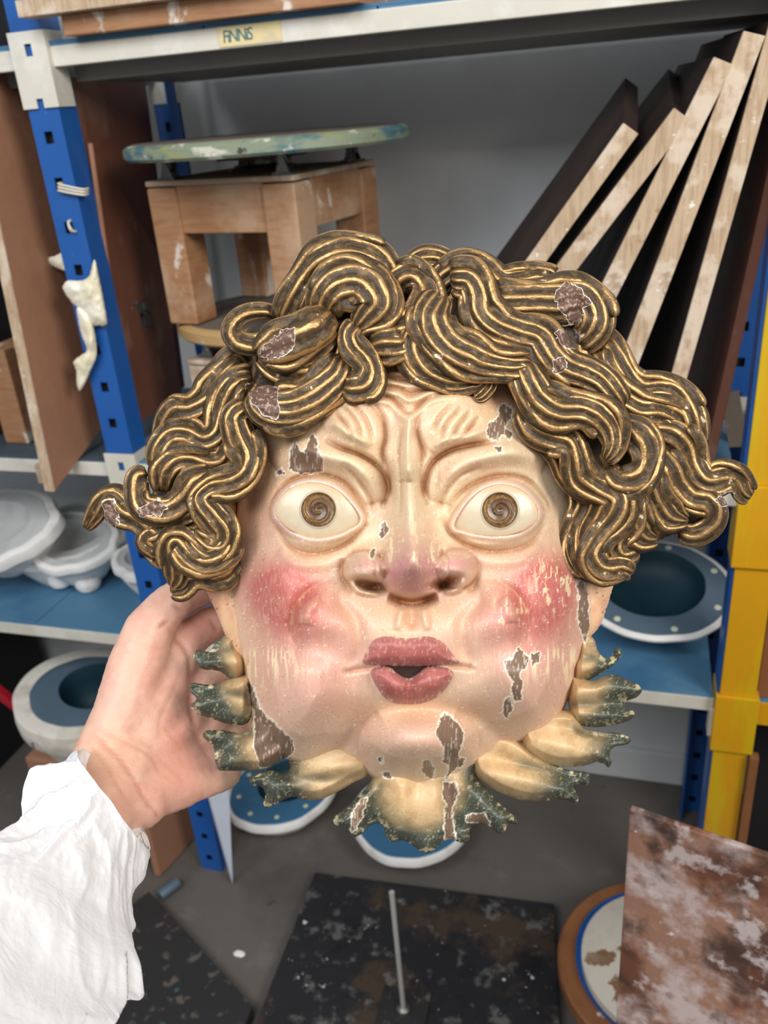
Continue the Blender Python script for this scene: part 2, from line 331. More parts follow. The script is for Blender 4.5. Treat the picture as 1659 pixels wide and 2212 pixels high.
# yellow tape wrapped round the right front post
for (za, zb, e) in ((0, .50, .003), (.50, .605, .0085), (.605, .83, .003), (.83, .955, .0095), (.955, 2.05, .003)):
    MB().box(.153-e, .198+e, YF-.006-e, YF+.045, za, zb).build('tape_wrap', M['yellow'], rack, bevel=.0015, label='yellow tape wrapped round the post')
MB().box(.2, 1.15, YF-.003, YF+.001, .552, .592).build('tape_strip', M['yellow'], rack)
MB().box(.139, .150, YF-.004, YF+.02, .52, .57).build('beam_connector', M['cream'], rack)
# masking tape with handwriting on the top beam
ta, tb = atY(465, 30, YF-.001), atY(610, 90, YF-.001)
tape = MB().box(ta[0], tb[0], YF-.0012, YF-.0004, 1.533, 1.5555).build('name_tape', M['mtape'], rack, label='strip of masking tape with green handwriting')
for (pu, pv, pw) in ((620, 50, .012), (760, 40, .01), (900, 25, .008)):
    q = atY(pu, pv, YF)
fc = bpy.data.curves.new('txt', 'FONT'); fc.body = 'FiNNiS'; fc.size = .0185; fc.extrude = .0004; fc.space_character = .82
to = bpy.data.objects.new('txt', fc); COL.objects.link(to); dg = bpy.context.evaluated_depsgraph_get()
tm = bpy.data.meshes.new_from_object(to.evaluated_get(dg)); bpy.data.objects.remove(to); tm.name = 'handwriting'
tm.materials.clear(); tm.materials.append(M['ink'])
co = np.zeros(len(tm.vertices)*3); tm.vertices.foreach_get('co', co); co = co.reshape(-1, 3)
q = atY(480, 80, YF-.002); wx = np.stack([q[0]+co[:, 0]*.92+co[:, 1]*.08, np.full(len(co), YF-.0014)-co[:, 2], 1.5375+co[:, 1]*1.08+co[:, 0]*.02], 1)
tm.vertices.foreach_set('co', (wx-wloc(rack)).ravel()); tm.update()
ho = bpy.data.objects.new('handwriting', tm); COL.objects.link(ho); ho.parent = rack

# ================================================================ BOARDS
def slab(name, c, mat, th, parent=None, edge=None, label=None, cat=None, group=None, bevel=.0015):
    """c = 4 corners (p0 bottom front, p1 bottom back, p2 top back, p3 top front); th thickness vector"""
    c = [np.array(p, float) for p in c]; th = np.array(th, float)
    q = [p for p in c]+[p+th for p in c]
    if edge is None:
        return MB().hexa(q).build(name, mat, parent, bevel=bevel, label=label, cat=cat, group=group)
    base = np.mean(q, axis=0); base[2] = min(p[2] for p in q)
    e = empty(name, base, label, cat, group)
    o = MB().hexa(q).build('board_face', mat, e, bevel=bevel)
    # raw front edge strip let in proud of the board
    a, d = c[0], c[3]; back = (c[1]-c[0]); back = back/np.linalg.norm(back)
    eps = -back*.0012
    MB().hexa([a+eps, a+back*.003, a+back*.003+th, a+eps+th, d+eps, d+back*.003, d+back*.003+th, d+eps+th]).build('raw_edge', edge, e, bevel=.0008, label='pale raw edge')
    return e
# fanned boards on the right (all standing on the middle shelf)
yf0 = 1.15
fan = [((-.012, 1.398), (-.125, 1.245), .022, .20, 'shortest and most tilted'), ((.046, 1.409), (-.083, 1.237), .024, .25, 'second'),
       ((.088, 1.463), (-.040, 1.181), .024, .30, 'third'), ((.118, 1.489), (.004, 1.119), .024, .30, 'tallest'), ((.141, 1.50), (.064, 1.089), .02, .26, 'last')]
fl = ['short pale-edged board, leftmost and most tilted of the fan of boards on the right',
      'pale-edged board leaning second from the left in the fan of boards',
      'dark board with honey-coloured front edge leaning in the middle of the fan',
      'tall plywood board whose top reaches highest in the fan, beside the fifth board',
      'steep plaster-spattered board closest to the yellow post in the fan']
rear = dict(zip(fl, ((-.06, (-.005, .05)), (-.075, (-.005, .045)), (-.06, (-.03, 0)), (-.055, (-.03, 0)), (-.045, (-.03, 0)))))
for (tp, lo, th, dp, _), lb in zip(fan, fl):
    d = np.array([tp[0]-lo[0], 0, tp[1]-lo[1]]); d /= np.linalg.norm(d); n = np.array([d[2], 0, -d[0]])
    top = np.array([tp[0], yf0, tp[1]]); k = (top[2]-.9475)/d[2]; bot = top-d*k
    tn = -n*th
    low = min(bot[2], (bot+tn)[2]); bot = bot+d*((.947-low)/d[2])
    sb_, st_ = rear[lb]
    slab('leaning_board', [bot, bot+[sb_, dp, 0], top+[st_[0], dp, st_[1]], top], M['blackbrown'], tn, edge=M['edge'], label=lb, cat='board', group='boards leaning in a fan')
d = np.array([.03, 0, .52])
slab('leaning_board', [(.100, 1.20, .947), (.080, 1.50, .947), (.128, 1.50, 1.51), (.160, 1.20, 1.51)], M['darkbrown'], (.014, 0, -.001), label='dark brown board standing almost upright right behind the yellow taped post', cat='board', group='boards leaning in a fan')
# large brown board at left, poking out over the shelf front
p0 = atY(118, 1062, 1.07); p3 = atY(-62, 185, 1.12); lip_ = atY(168, 996, 1.136); p1 = p0+(lip_-p0)*2.7
p2 = p1+(p3-p0)
n = np.cross(p1-p0, p3-p0); n /= np.linalg.norm(n)
if n[0] > 0: n = -n
slab('brown_plywood_board', [p0, p1, p2, p3], M['brown'], n*.020, edge=M['edge'], label='large brown plywood board leaning at far left, its pale edge poking over the shelf front', cat='board')
q = atY(98, 1022, 1.115)
MB().obox((q[0], 1.122, q[2]), (1, 0, 0), (0, 1, 0), (0, 0, 1), .026, .03, .034).build('wood_block', M['woodpale'], bevel=.002, label='small pale green-stained wood block at the lower edge of the large brown board', cat='block')
# dark board at the rack end, a triangular one before it with a hinge plate
c = [atY(262, 925, 1.2), atY(400, 835, 1.47), atY(312, 158, 1.47), atY(146, 165, 1.2)]
for p in c[:2]: p[2] = max(p[2], .948)
slab('end_board', c, M['darkbrown'], (-.014, 0, 0), label='dark red-brown board standing upright behind the left blue post', cat='board')
tri = [atY(262, 925, 1.185)+[.012, 0, 0], atY(385, 850, 1.38), atY(345, 565, 1.38), atY(188, 310, 1.185)]
for p in tri[:2]: p[2] = max(p[2], .947)
te = empty('triangular_board', (np.mean(tri, 0)[0], 1.28, .947), 'brown board with slanting top and steel hinge plate, left of the modelling stands', 'board')
slab('board_face', tri, M['darkbrown'], (.010, -.003, 0), te)
MB().tube([tri[0]+[.008, -.004, 0], tri[3]+[.008, -.004, 0]], .004, 8).build('edge_batten', M['brown'], te)
hc = [atY(262, 708, 1.235), atY(318, 700, 1.30), atY(312, 648, 1.30), atY(262, 650, 1.235)]
slab('hinge_plate', [p+np.array([.012, -.01, 0]) for p in hc], M['steel'], (.003, -.001, 0), te, bevel=.0006)
for (a, b) in ((.25, .25), (.25, .75), (.75, .25), (.75, .75)):
    p = (hc[0]*(1-a)+hc[1]*a)*(1-b)+(hc[3]*(1-a)+hc[2]*a)*b+np.array([.016, -.0115, 0])
    MB().lathe(p, [(.0025, 0), (.0025, .001), (.001, .002)], 10, ax=(np.array([0, 1., 0]), ZZ, np.array([1., 0, 0]))).build('screw', M['steel'], te)
# boards on the top shelf
a = atY(168, 70, 1.15); b = atY(790, 0, 1.15)
MB().box(max(a[0], -.785), b[0], 1.118, 1.42, 1.5630, 1.5630+.024).build('shelf_board', M['wood'], bevel=.0015, label='reddish plank lying on the top shelf, under the paler plank', cat='board')
a = atY(60, 30, 1.12); b = atY(560, 0, 1.12)
MB().box(a[0], b[0]+.02, 1.098, 1.131, 1.5875, 1.607).build('shelf_board', M['edge'], bevel=.0015, label='pale yellow plank on top of the reddish plank, its end passing the blue post', cat='board')
MB().box(-1.5, -1.0, 1.2, 1.48, 1.5595, 1.72).build('storage_box', M['dark'], bevel=.004, label='dark box on the top shelf in the far upper left corner', cat='box')

# things in the left bay
MB().box(-1.5, -1.13, 1.28, 1.5, .947, 1.33).build('storage_box', M['dark'], bevel=.005, label='black box in the left bay behind the large brown board', cat='box')
MB().box(-1.40, -1.14, 1.17, 1.26, .947, 1.09).build('wood_block', M['darkbrown'], bevel=.004, label='dark brown block low at the left picture edge before the black box', cat='block')
MB().box(-1.095, -1.045, 1.2, 1.36, .947, 1.12).build('wood_block', M['wood'], bevel=.003, label='small upright tan block just left of the large brown board', cat='block')

# ================================================================ MODELLING STANDS
def stand(A, dr, side, zt, zb, mats, label, disc_r, disc_z, disc_c, dmats, apron=.068, leg=.055, dth=.021):
    A = np.array(A, float); ax = np.array([dr[0], dr[1], 0.]); ax /= np.linalg.norm(ax); ay = np.array([-ax[1], ax[0], 0])
    ctr = A[:2]+(ax*side/2+ay*side/2)[:2]
    e = empty('modelling_stand', (ctr[0], ctr[1], zb), label, 'stand', 'wooden modelling stands stacked on the shelf')
    def pt(x, y, z): return np.array([*(A[:2]+ax[:2]*x+ay[:2]*y), z])
    for (x, y) in ((leg/2, leg/2), (side-leg/2, leg/2), (leg/2, side-leg/2), (side-leg/2, side-leg/2)):
        MB().obox(pt(x, y, (zt+zb)/2-.001), ax, ay, ZZ, leg, leg, zt-zb-.002).build('leg', mats, e, bevel=.005, seg=3)
    for (x, y, sx, sy) in ((side/2, .014+.004, side-2*leg+.004, .028), (side/2, side-.018, side-2*leg+.004, .028), (.018, side/2, .028, side-2*leg+.004), (side-.018, side/2, .028, side-2*leg+.004)):
        MB().obox(pt(x, y, zt-apron/2), ax, ay, ZZ, sx, sy, apron).build('apron', mats, e, bevel=.002)
        # rounded inner haunch under each rail end
    MB().obox(pt(side/2, side/2, zt+.004), ax, ay, ZZ, side, side, .008).build('top_board', M['woodpale'], e, bevel=.0025)
    for (x, y) in ((leg*.55, leg*.45), (side-leg*.5, leg*.5), (leg*.5, side-leg*.5), (side-leg*.5, side-leg*.5)):
        p = pt(x, y, zt+.008); h = disc_z-zt-.010
        br = MB()
        br.obox(p+ZZ*.0015, ax, ay, ZZ, .032, .024, .003)
        for s in (-1, 1):
            o = ay*s*.008
            br.hexa([p+o-ax*.012-ay*.001, p+o+ax*.012-ay*.001, p+o+ax*.012+ay*.001, p+o-ax*.012+ay*.001, p+o-ax*.004-ay*.001+ZZ*h*.8, p+o+ax*.004-ay*.001+ZZ*h*.8, p+o+ax*.004+ay*.001+ZZ*h*.8, p+o-ax*.004+ay*.001+ZZ*h*.8])
        b = br.build('bracket', M['steel'], e)
        MB().lathe(p+ZZ*(h*.66), [(.002, -.0065), (h*.30, -.0065), (h*.34, -.004), (h*.34, .004), (h*.30, .0065), (.002, .0065)], 20, ax=(ax, ZZ, ay)).build('roller', M['steel'], b, smooth=True)
    c0 = pt(side/2, side/2, zt+.008)
    MB().lathe(c0, [(.055, 0), (.05, .006), (.02, .010), (.018, disc_z-zt-.01)], 28).build('pivot', M['steel'], e, smooth=True)
    MB().obox(c0+ZZ*(disc_z-zt-.014), ax, ay, ZZ, .11, .09, .012).build('pivot_block', M['darkbrown'], e, bevel=.001)
    dc = np.array([disc_c[0], disc_c[1], disc_z])
    prof = [(disc_r-.004, 0), (disc_r, .004), (disc_r, dth-.006), (disc_r-.006, dth-.001), (disc_r-.012, dth)]
    MB().lathe(dc, prof, 96).build('turntable_rim', dmats[0], e, smooth=True)
    MB().lathe(dc+ZZ*dth, [(disc_r-.012, -.001), (disc_r-.013, .0008), (.002, .0008)], 96).build('turntable_top', dmats[1], e)
# lower stand on the shelf, its disc carries the upper stand
stand((-.70, 1.205), (.985, -.17), .215, 1.095, .947, M['woodpale'], 'lower plaster-covered modelling stand, its worn grey disc carrying the upper one', .165, 1.1335, (-.585, 1.325), (M['discedge'], M['discgrey']), apron=.05, dth=.024)
stand((-.722, 1.212), (.985, -.17), .26, 1.366, 1.1595, M['wood'], 'upper pine modelling stand with a blue-green paint-smeared round turntable', .212, 1.404, (-.545, 1.285), (M['discpaint'], M['discgrey']))

# ================================================================ MOULDS
def mould(name, c, rx, ry, h, label, group=None, tilt=(0, 0), rot=0, face=M['plastergrey'], body=M['plaster'], cav=M['plastergrey'], cavr=.68, cavd=.7, rimw=.86, feet=(), dots=0, base=.62, seed=0, lip=.012, slab_=0, rimt=.25, cavc=(0, 0), noisy=.04):
    c = np.array(c, float); q = rot
    X = np.array([math.cos(q), math.sin(q), 0]); Y = np.array([-math.sin(q), math.cos(q), 0]); Zt = np.array([math.sin(tilt[0]), -math.sin(tilt[1]), 0])+ZZ; Zt /= np.linalg.norm(Zt)
    X = X-Zt*(X@Zt); X /= np.linalg.norm(X); Y = np.cross(Zt, X)
    rr = np.random.RandomState(seed); ph = rr.rand(6)*6.28
    def wob(a, s=1): return 1+noisy*s*(math.sin(2*a+ph[0])+.6*math.sin(3*a+ph[1])+.5*math.sin(5*a+ph[2])+.35*math.sin(9*a+ph[3])+.25*math.sin(14*a+ph[4]))
    def ring(r, z, n=64, s=1, cc=(0, 0)):
        return [c+X*(rx*r*wob(a, s)*math.cos(a)+cc[0]*rx)+Y*(ry*r*wob(a, s)*math.sin(a)+cc[1]*ry)+Zt*z for a in np.linspace(0, 2*math.pi, n, endpoint=False)]
    e = empty(name, c, label, 'mould', group)
    def rings(lst, nm, mat, capa=False, capb=False):
        V = sum(lst, []); n = 64; Fc = []
        for i in range(len(lst)-1):
            for k in range(n): Fc.append((i*n+k, i*n+(k+1) % n, (i+1)*n+(k+1) % n, (i+1)*n+k))
        if capa: Fc.append(list(range(n))[::-1])
        if capb: Fc.append([(len(lst)-1)*n+k for k in range(n)])
        return MB().add(V, Fc).build(nm, mat, e, smooth=True)
    prof = [(base*.92, 0), (base, h*.03), (base+(1-base)*.35, h*.3), (base+(1-base)*.62, h*(.62-rimt*.3)), (.93, h*(1-rimt)), (1, h*(1-rimt*.8)), (1.005, h*(1-rimt*.35)), (.985, h-.0015), (.955, h), (rimw, h)]
    rings([ring(r, z, s=1) for r, z in prof], 'plaster_body', body, capa=True)
    cs = .9
    lst = [ring(rimw, h, s=1), ring(rimw-.01, h+.0012, s=1)]
    lst += [ring((rimw-.01)*(1-t)+cavr*t, h+.0012, s=1-t*.3, cc=(cavc[0]*t, cavc[1]*t)) for t in (.35, .7, 1)]
    rings(lst, 'mould_face', face)
    cv = [ring(cavr, h+.0012, s=.7, cc=cavc), ring(cavr*.97, h-.003, s=.7, cc=cavc)]+[ring(cavr*f, h-.004-h*cavd*g, s=.7, cc=cavc) for f, g in ((.93, .3), (.84, .6), (.66, .85), (.4, .97), (.05, 1))]
    rings(cv, 'cavity', cav, capb=True)
    for (fx, fy, fr) in feet:
        p = c+X*fx*rx+Y*fy*ry
        MB().lathe(p-ZZ*0, [(fr*.5, 0), (fr*.8, fr*.12), (fr, fr*.5), (fr*.95, fr*1.0), (fr*.5, fr*1.7)], 24).build('foot', body, e, smooth=True)
    for k in range(dots):
        a = 2*math.pi*k/dots+.5; rd = (rimw+cavr)/2+.03
        MB().lathe(c+X*rx*rd*wob(a)*math.cos(a)+Y*ry*rd*wob(a)*math.sin(a)+Zt*(h+.0012), [(.0055, 0), (.0055, .0006), (.003, .001)], 14, ax=(X, Y, Zt)).build('registration_dot', M['dot'], e)
    return e
ZS = .5935
def shelfpt(u, v, z=ZS): return atZ(u, v, z)
p = shelfpt(165, 1272)
mould('plaster_mould', (p[0]-.005, p[1]+.045, ZS+.014), .100, .085, .098, 'white plaster mould with two lobed feet on the lower shelf, before the blue post', 'plaster moulds on the lower shelf', tilt=(.08, .30), base=.5, cavr=.68, feet=((-.30, -.50, .027), (.34, -.50, .027), (0, .5, .02)), seed=2, rimt=.2)
mould('plaster_mould', (-1.235, 1.285, ZS+.062), .150, .11, .10, 'large white plaster mould at the left picture edge, topmost of the pile there', 'plaster moulds on the lower shelf', tilt=(-.02, .42), base=.55, cavr=.6, cavd=.2, seed=5, rimt=.3)
mould('plaster_mould', (-1.15, 1.37, ZS+.004), .14, .12, .085, 'wide low plaster mould underneath the large one at the left edge', 'plaster moulds on the lower shelf', tilt=(0, .12), base=.7, seed=8)
mould('plaster_mould', (-.90, 1.30, ZS+.004), .085, .075, .085, 'plaster mould half hidden right behind the blue post on the lower shelf', 'plaster moulds on the lower shelf', tilt=(0, .1), base=.6, seed=11)
# knobs on the large grey face
kn = MB()
mo = mould('blue_faced_mould', (.055, 1.335, ZS+.002), .125, .115, .09, 'blue-faced plaster mould with deep dark cavity on the lower shelf beside the yellow post', None, tilt=(0, .30), base=.26, face=M['mouldslate'], body=M['plaster'], cav=M['teal'], cavr=.68, cavd=.45, rimw=.93, dots=7, seed=4, rimt=.12, noisy=.015, cavc=(-.05, .08))
# floor moulds
p = atZ(610, 1700, .06)
mould('blue_faced_mould', (p[0], p[1], .002), .118, .135, .062, 'oval blue-faced mould with pale dots on the floor, left of the chin of the mask', None, rot=-.35, base=.72, face=M['mouldblue'], cav=M['teal'], cavr=.55, rimw=.93, dots=9, seed=21, rimt=.35, noisy=.015, cavc=(0, .15))
p = atZ(888, 1770, .06)
mould('blue_faced_mould', (p[0], p[1]+.005, .002), .128, .135, .075, 'round blue-faced mould on the floor directly under the lowest collar leaf', None, rot=.1, base=.62, face=M['mouldblue'], cav=M['teal'], cavr=.50, rimw=.94, dots=0, seed=31, rimt=.3, noisy=.014, cavc=(0, .05))
# big dirty mould under the lower shelf, on a block
bc = atZ(185, 1470, .42)
MB().box(bc[0]-.13, bc[0]+.10, bc[1]-.09, bc[1]+.1, 0, .27).build('plaster_block', M['brown'], bevel=.006, label='brown plaster-smeared block on the floor carrying the dirty round mould', cat='block')
mould('dirty_round_mould', (bc[0], bc[1], .272), .158, .135, .135, 'large dirty white round mould with blue inner ring below the lower shelf at left', None, tilt=(.05, .1), base=.72, face=M['mouldslate'], body=M['plasterdirty'], cav=M['teal'], cavr=.50, rimw=.76, seed=40, rimt=.45, noisy=.012, cavc=(.08, .12))
MB().obox((-1.38, 1.20, .43), (1, 0, -.9), (0, 1, 0), (.9, 0, 1), .34, .02, .02).build('red_bar', M['red'], bevel=.003, label='slanting red bar in the dark corner at the left edge', cat='bar')
MB().box(-1.95, -1.50, 1.24, 1.56, .0, .50).build('storage_box', M['dark'], bevel=.005, label='black box added to darken the floor corner at the left edge', cat='box')  # put in to keep this corner black
# right bay, beyond the yellow post
MB().box(.235, .9, 1.30, 1.32, 0, .545).build('black_panel', M['dark'], bevel=.002, label='black panel on the floor right of the yellow post', cat='panel')
MB().box(.225, .9, 1.36, 1.38, .595, .92).build('black_panel', M['dark'], bevel=.002, label='black panel on the lower shelf right of the yellow post', cat='panel')
a = atY(1640, 1170, 1.16)
MB().box(.205, .222, 1.15, 1.165, .5945, .80).build('wood_strip', M['rust'], bevel=.001, label='thin tan wood strip standing on the lower shelf against the yellow post', cat='strip')
MB().box(.203, .216, 1.12, 1.135, 0, .50).build('wood_strip', M['rust'], bevel=.001, label='thin tan wood strip standing on the floor along the yellow post', cat='strip')
MB().box(.26, .40, 1.2, 1.33, .5945, .70).build('storage_box', M['plastergrey'], bevel=.004, label='grey box on the lower shelf at the right picture edge', cat='box')
MB().obox(atY(1585, 905, 1.32), (1, 0, .1), (0, 1, 0), (-.25, 0, 1), .028, .01, .09).build('cardboard_piece', M['discgrey'], bevel=.001, label='grey strip standing on the middle shelf left of the yellow post', cat='strip')
MB().box(-.03, .10, 1.24, 1.27, .947, .965).build('wood_offcut', M['discgrey'], bevel=.002, label='grey offcut lying on the middle shelf left of the yellow post', cat='offcut')

# ================================================================ FLOOR THINGS
def flat(name, uv, z, th, mat, label, cat, parent=None, bevel=.002):
    q = [atZ(u, v, z) for u, v in uv]
    mb = MB(); b = [p-ZZ*th for p in q]; mb.hexa(b+q); return mb.build(name, mat, parent, bevel=bevel, label=label, cat=cat)
be = empty('armature_base', atZ(870, 2180, 0), 'black paint-spattered square board with an upright steel rod, on the floor below the mask', 'board')
flat('base_board', [(520, 2290), (1215, 2330), (1197, 1952), (680, 1884)], .028, .0275, M['black'], None, None, be)
p = atZ(872, 2182, .028)
MB().obox(p+ZZ*.002, (1, .05, 0), (-.05, 1, 0), ZZ, .085, .075, .004).build('base_plate', M['blackscuff'], be, bevel=.001)
MB().lathe(p+ZZ*.004, [(.012, 0), (.012, .003), (.009, .006), (.004, .008), (.004, .016)], 24).build('flange_nut', M['steel'], be, smooth=True)
top = None
for zz in np.linspace(.1, .6, 200):
    d_ = np.array([p[0], p[1], zz])-CAM; zc = d_@FWD; vy = CY-F*(d_@UP)/zc
    if vy < 1928: top = zz; break
MB().tube([p+ZZ*.006, np.array([p[0]-.001, p[1], top or .3])], .0045, 12).build('rod', M['rodsteel'], be, smooth=True, label='upright steel rod')
flat('dark_work_board', [(60, 2130), (430, 2480), (545, 2172), (322, 1925)], .03, .0295, M['blackscuff'], 'dark scuffed board with a tan bare patch on the floor beside the white sleeve', 'board')
# stained board standing at lower right, round stand behind it
a0 = atY(1365, 1738, .70); b0 = atY(1700, 1822, .66)
dirx = (b0-a0); dirx[2] = 0; dirx /= np.linalg.norm(dirx); up = np.array([0, .10, 1.]); up /= np.linalg.norm(up); zt = a0[2]
pl = a0-up*((zt-.004)/up[2]); L = .55
sb = empty('paint_stained_board', (pl[0]+.2, pl[1], .002), 'upright brown board smeared with white, black and green paint at lower right', 'board')
slab('board_face', [pl, pl+dirx*L, a0+dirx*L, a0], M['stainboard'], np.cross(up, dirx)*-.008, sb)
for (uu, vv) in ((1652, 1833), (1637, 1967)):
    MB().lathe(a0+dirx*.0, [(.001, 0)]*2, 3) if False else None
cz = .13; cc = atZ(1432, 2085, cz)
rs_ = empty('round_stand', (cc[0], cc[1], 0), 'round orange-brown wooden stand with a white-painted top, half behind the stained board', 'stand')
MB().lathe(cc-ZZ*.03, [(.168, 0), (.172, .004), (.172, .026), (.168, .03)], 72).build('lower_disc', M['rust'], rs_, smooth=True)
MB().lathe(cc, [(.142, 0), (.142, .008)], 64).build('blue_band', M['blue'], rs_, smooth=True)
MB().lathe(cc+ZZ*.008+np.array([.004, -.012, 0]), [(.132, 0), (.136, .003), (.136, .017), (.132, .020)], 72).build('upper_disc', M['whitepatch'], rs_, smooth=True)
for k in range(3):
    a = 2.1*k+.4; q = cc+np.array([math.cos(a), math.sin(a), 0])*.12
    MB().tube([q*[1, 1, 0]+[math.cos(a)*.02, math.sin(a)*.02, 0], q-ZZ*.028], .016, 10).build('leg', M['rust'], rs_, smooth=True)
# small floor things
a, b = atZ(345, 1935, .012), atZ(385, 1905, .012)
MB().tube([a, b], .011, 18).build('blue_tube', M['mouldslate'], bevel=.001, smooth=True, label='short blue tube lying on the floor beside the cuff', cat='tube')
q = atZ(517, 2060, .003)
MB().lathe(q-ZZ*.002, [(.008, 0), (.0095, .002), (.006, .005)], 12, rf=lambda a, i: 1+.3*math.cos(2*a)).build('plaster_chip', M['plaster'], label='tiny white plaster chip on the grey floor between the dark boards', cat='chip')
tp_ = atZ(503, 1910, .002); tb_ = tp_+np.array([-.006, .012, 0])
slab('white_panel', [tp_, tb_, atY(492, 1640, 1.122), atY(428, 1640, 1.106)], M['white'], (.001, -.004, 0), label='thin white tapering panel standing on the floor before the foot of the blue post', cat='panel')
c = [atZ(335, 1893, .002), atZ(420, 1800, .002)]
slab('brown_offcut_board', [c[0], c[1], c[1]+ZZ*.25, c[0]+ZZ*.22], M['brown'], (.012, .004, 0), label='plaster-stained brown offcut standing on the floor behind the wrist', cat='board')

# cream latex glove knotted round the post, string loops through its holes
lx = empty('latex_glove', tuple(atY(190, 720, 1.12)), 'torn cream latex glove knotted round the blue post at left', 'glove')
def ltx(nm, pl, Y, amp):
    relief(nm, catmull(pl, 6, True), lambda u, v, d: amp*np.sqrt(np.clip(d/22, 0, 1))+.010*(fbm(u/14, v/22, 3)-.35)*np.clip(d/8, 0, 1), None, M['latex'], lx, step=3.5, back=0.0, posf=lambda u, v, h: atY(u, v, Y-h))
ltx('torn_tip', [(99, 560), (122, 551), (142, 543), (152, 560), (156, 590), (130, 582), (112, 574)], 1.185, .004)
ltx('knot', [(135, 622), (146, 606), (172, 606), (192, 596), (204, 560), (214, 600), (224, 650), (231, 700), (214, 704), (196, 702), (184, 678), (166, 664), (150, 648)], 1.128, .010)
ltx('hanging_strip', [(166, 664), (184, 672), (200, 700), (208, 740), (208, 772), (196, 800), (184, 828), (172, 846), (166, 832), (164, 800), (158, 782), (176, 766), (188, 756), (178, 730), (170, 700)], 1.126, .008)
for (u_, v_), lb_ in (((150, 405), 'thick pale string wound right across the width of the blue post'), ((152, 488), 'short loop of pale string in the blue post hole nearest above the glove')):
    mb_ = MB(); big_ = v_ < 450
    for k_ in range(3 if big_ else 2):
        a_ = atY(u_-24 if big_ else u_-4, v_-8+k_*7 if big_ else v_-10+k_, 1.1315); b_ = atY(u_+30 if big_ else u_+3+k_*4, v_+4+k_*6 if big_ else v_+12, 1.1315)
        mb_.tube(catmull(np.array([a_+[0, .012, 0], a_, (a_+b_)/2-[0, .003, 0], b_, b_+[0, .012, 0]])*1000, 4)/1000., .0016, 8)
    mb_.build('string_loop', M['cord'], smooth=True, label=lb_, cat='string')

# ================================================================ THE MASK
D0 = 0.575                       # camera distance of the flat back of the mask
mask = empty('carved_mask', tuple(P(905, 1840, D0)), 'carved painted wooden face mask with gilded brown curls, pursed lips and green leafy collar', 'mask')
MC = np.array([880, 1180.])
# face relief on a regular grid --------------------------------------------------
GS = 1.9
gx = np.arange(425, 1345, GS); gy = np.arange(660, 1715, GS); GX, GY = np.meshgrid(gx, gy)
FACE = catmull([(497, 1230), (500, 1300), (510, 1372), (524, 1440), (540, 1510), (556, 1570), (590, 1622), (650, 1650), (715, 1642), (770, 1655), (812, 1684), (870, 1699), (925, 1698), (980, 1686), (1028, 1655), (1075, 1622), (1140, 1600), (1196, 1566), (1232, 1500), (1252, 1430), (1274, 1370), (1282, 1310), (1272, 1255), (1248, 1170), (1240, 1080), (1225, 980), (1180, 880), (1120, 780), (1010, 720), (900, 700), (790, 720), (690, 780), (600, 860), (545, 950), (512, 1050), (505, 1150)], 8, True)
sdF, _, _ = sdist(GX, GY, FACE)
def G(cx, cy, sx, sy, a, rot=0, p=1.0):
    c, s = math.cos(math.radians(rot)), math.sin(math.radians(rot)); x = GX-cx; y = GY-cy
    X = (x*c+y*s)/sx; Y = (-x*s+y*c)/sy; return a*np.exp(-((X*X+Y*Y)/2)**p)
def R(pl, wd, a, taper=True, sm=True):
    pl = catmull(pl, 8) if sm else np.array(pl, float)
    x0, x1 = pl[:, 0].min()-4*wd, pl[:, 0].max()+4*wd; y0, y1 = pl[:, 1].min()-4*wd, pl[:, 1].max()+4*wd
    i0, i1 = np.searchsorted(gx, (x0, x1)); j0, j1 = np.searchsorted(gy, (y0, y1)); out = np.zeros(GX.shape)
    if i1 <= i0 or j1 <= j0: return out
    X = GX[j0:j1, i0:i1]; Y = GY[j0:j1, i0:i1]; d, _, _, t = segdist(X, Y, pl)
    tp = np.clip(np.minimum(t, 1-t)*4, 0, 1)**.6 if taper else 1
    out[j0:j1, i0:i1] = a*np.exp(-(d/wd)**2)*tp; return out
def Hs(cx, cy, rx, ry, a, e=.75):
    return a*np.maximum(0, 1-((GX-cx)/rx)**2-((GY-cy)/ry)**2)**e
def E_(a): return sstep(0, 1, a)
rd = np.clip(sdF/125, 0, 1)
Z = 14+30*np.sqrt(np.maximum(0, 1-(1-rd)**2))
ell = np.clip(1-((GX-888)/440)**2-((GY-1180)/620)**2, 0, 1); Z = Z+30*np.sqrt(ell)*E_(np.clip(sdF/160, 0, 1)*1.0)
DOME = Z.copy(); hf = np.clip(sdF/60, 0, 1)
Z += hf*(G(600, 1275, 56, 78, 13)+G(1190, 1265, 54, 80, 13)+G(735, 1350, 60, 60, 6)+G(1045, 1350, 60, 60, 6)+(Hs(728, 1352, 98, 98, 14)*(1-sstep(655, 790, GX))+Hs(1048, 1352, 94, 98, 14)*sstep(985, 1120, GX))*(1-.9*sstep(1340, 1430, GY)))
Z += hf*(G(640, 1490, 66, 74, 12)+G(1152, 1480, 66, 74, 12)+Hs(645, 1490, 135, 160, 11)*(1-.85*sstep(680, 770, GX))*sstep(1370, 1460, GY)+Hs(1145, 1482, 130, 160, 11)*sstep(1020, 1110, GX)*sstep(1370, 1460, GY)+Hs(905, 1606, 132, 92, 24, .8)*(.1+.9*sstep(1515, 1625, GY))+G(905, 1585, 80, 45, 7))
Z += G(905, 1535, 85, 20, -5)+R([(700, 1655), (742, 1610), (775, 1570), (820, 1543)], 20, -4)+R([(1105, 1620), (1070, 1580), (1030, 1550), (985, 1538)], 20, -4)
Z += R([(706, 1262), (672, 1280), (646, 1304), (633, 1335), (637, 1372), (655, 1400)], 14, -4)+R([(1074, 1262), (1100, 1278), (1122, 1304), (1131, 1335), (1127, 1372), (1112, 1400)], 14, -4)
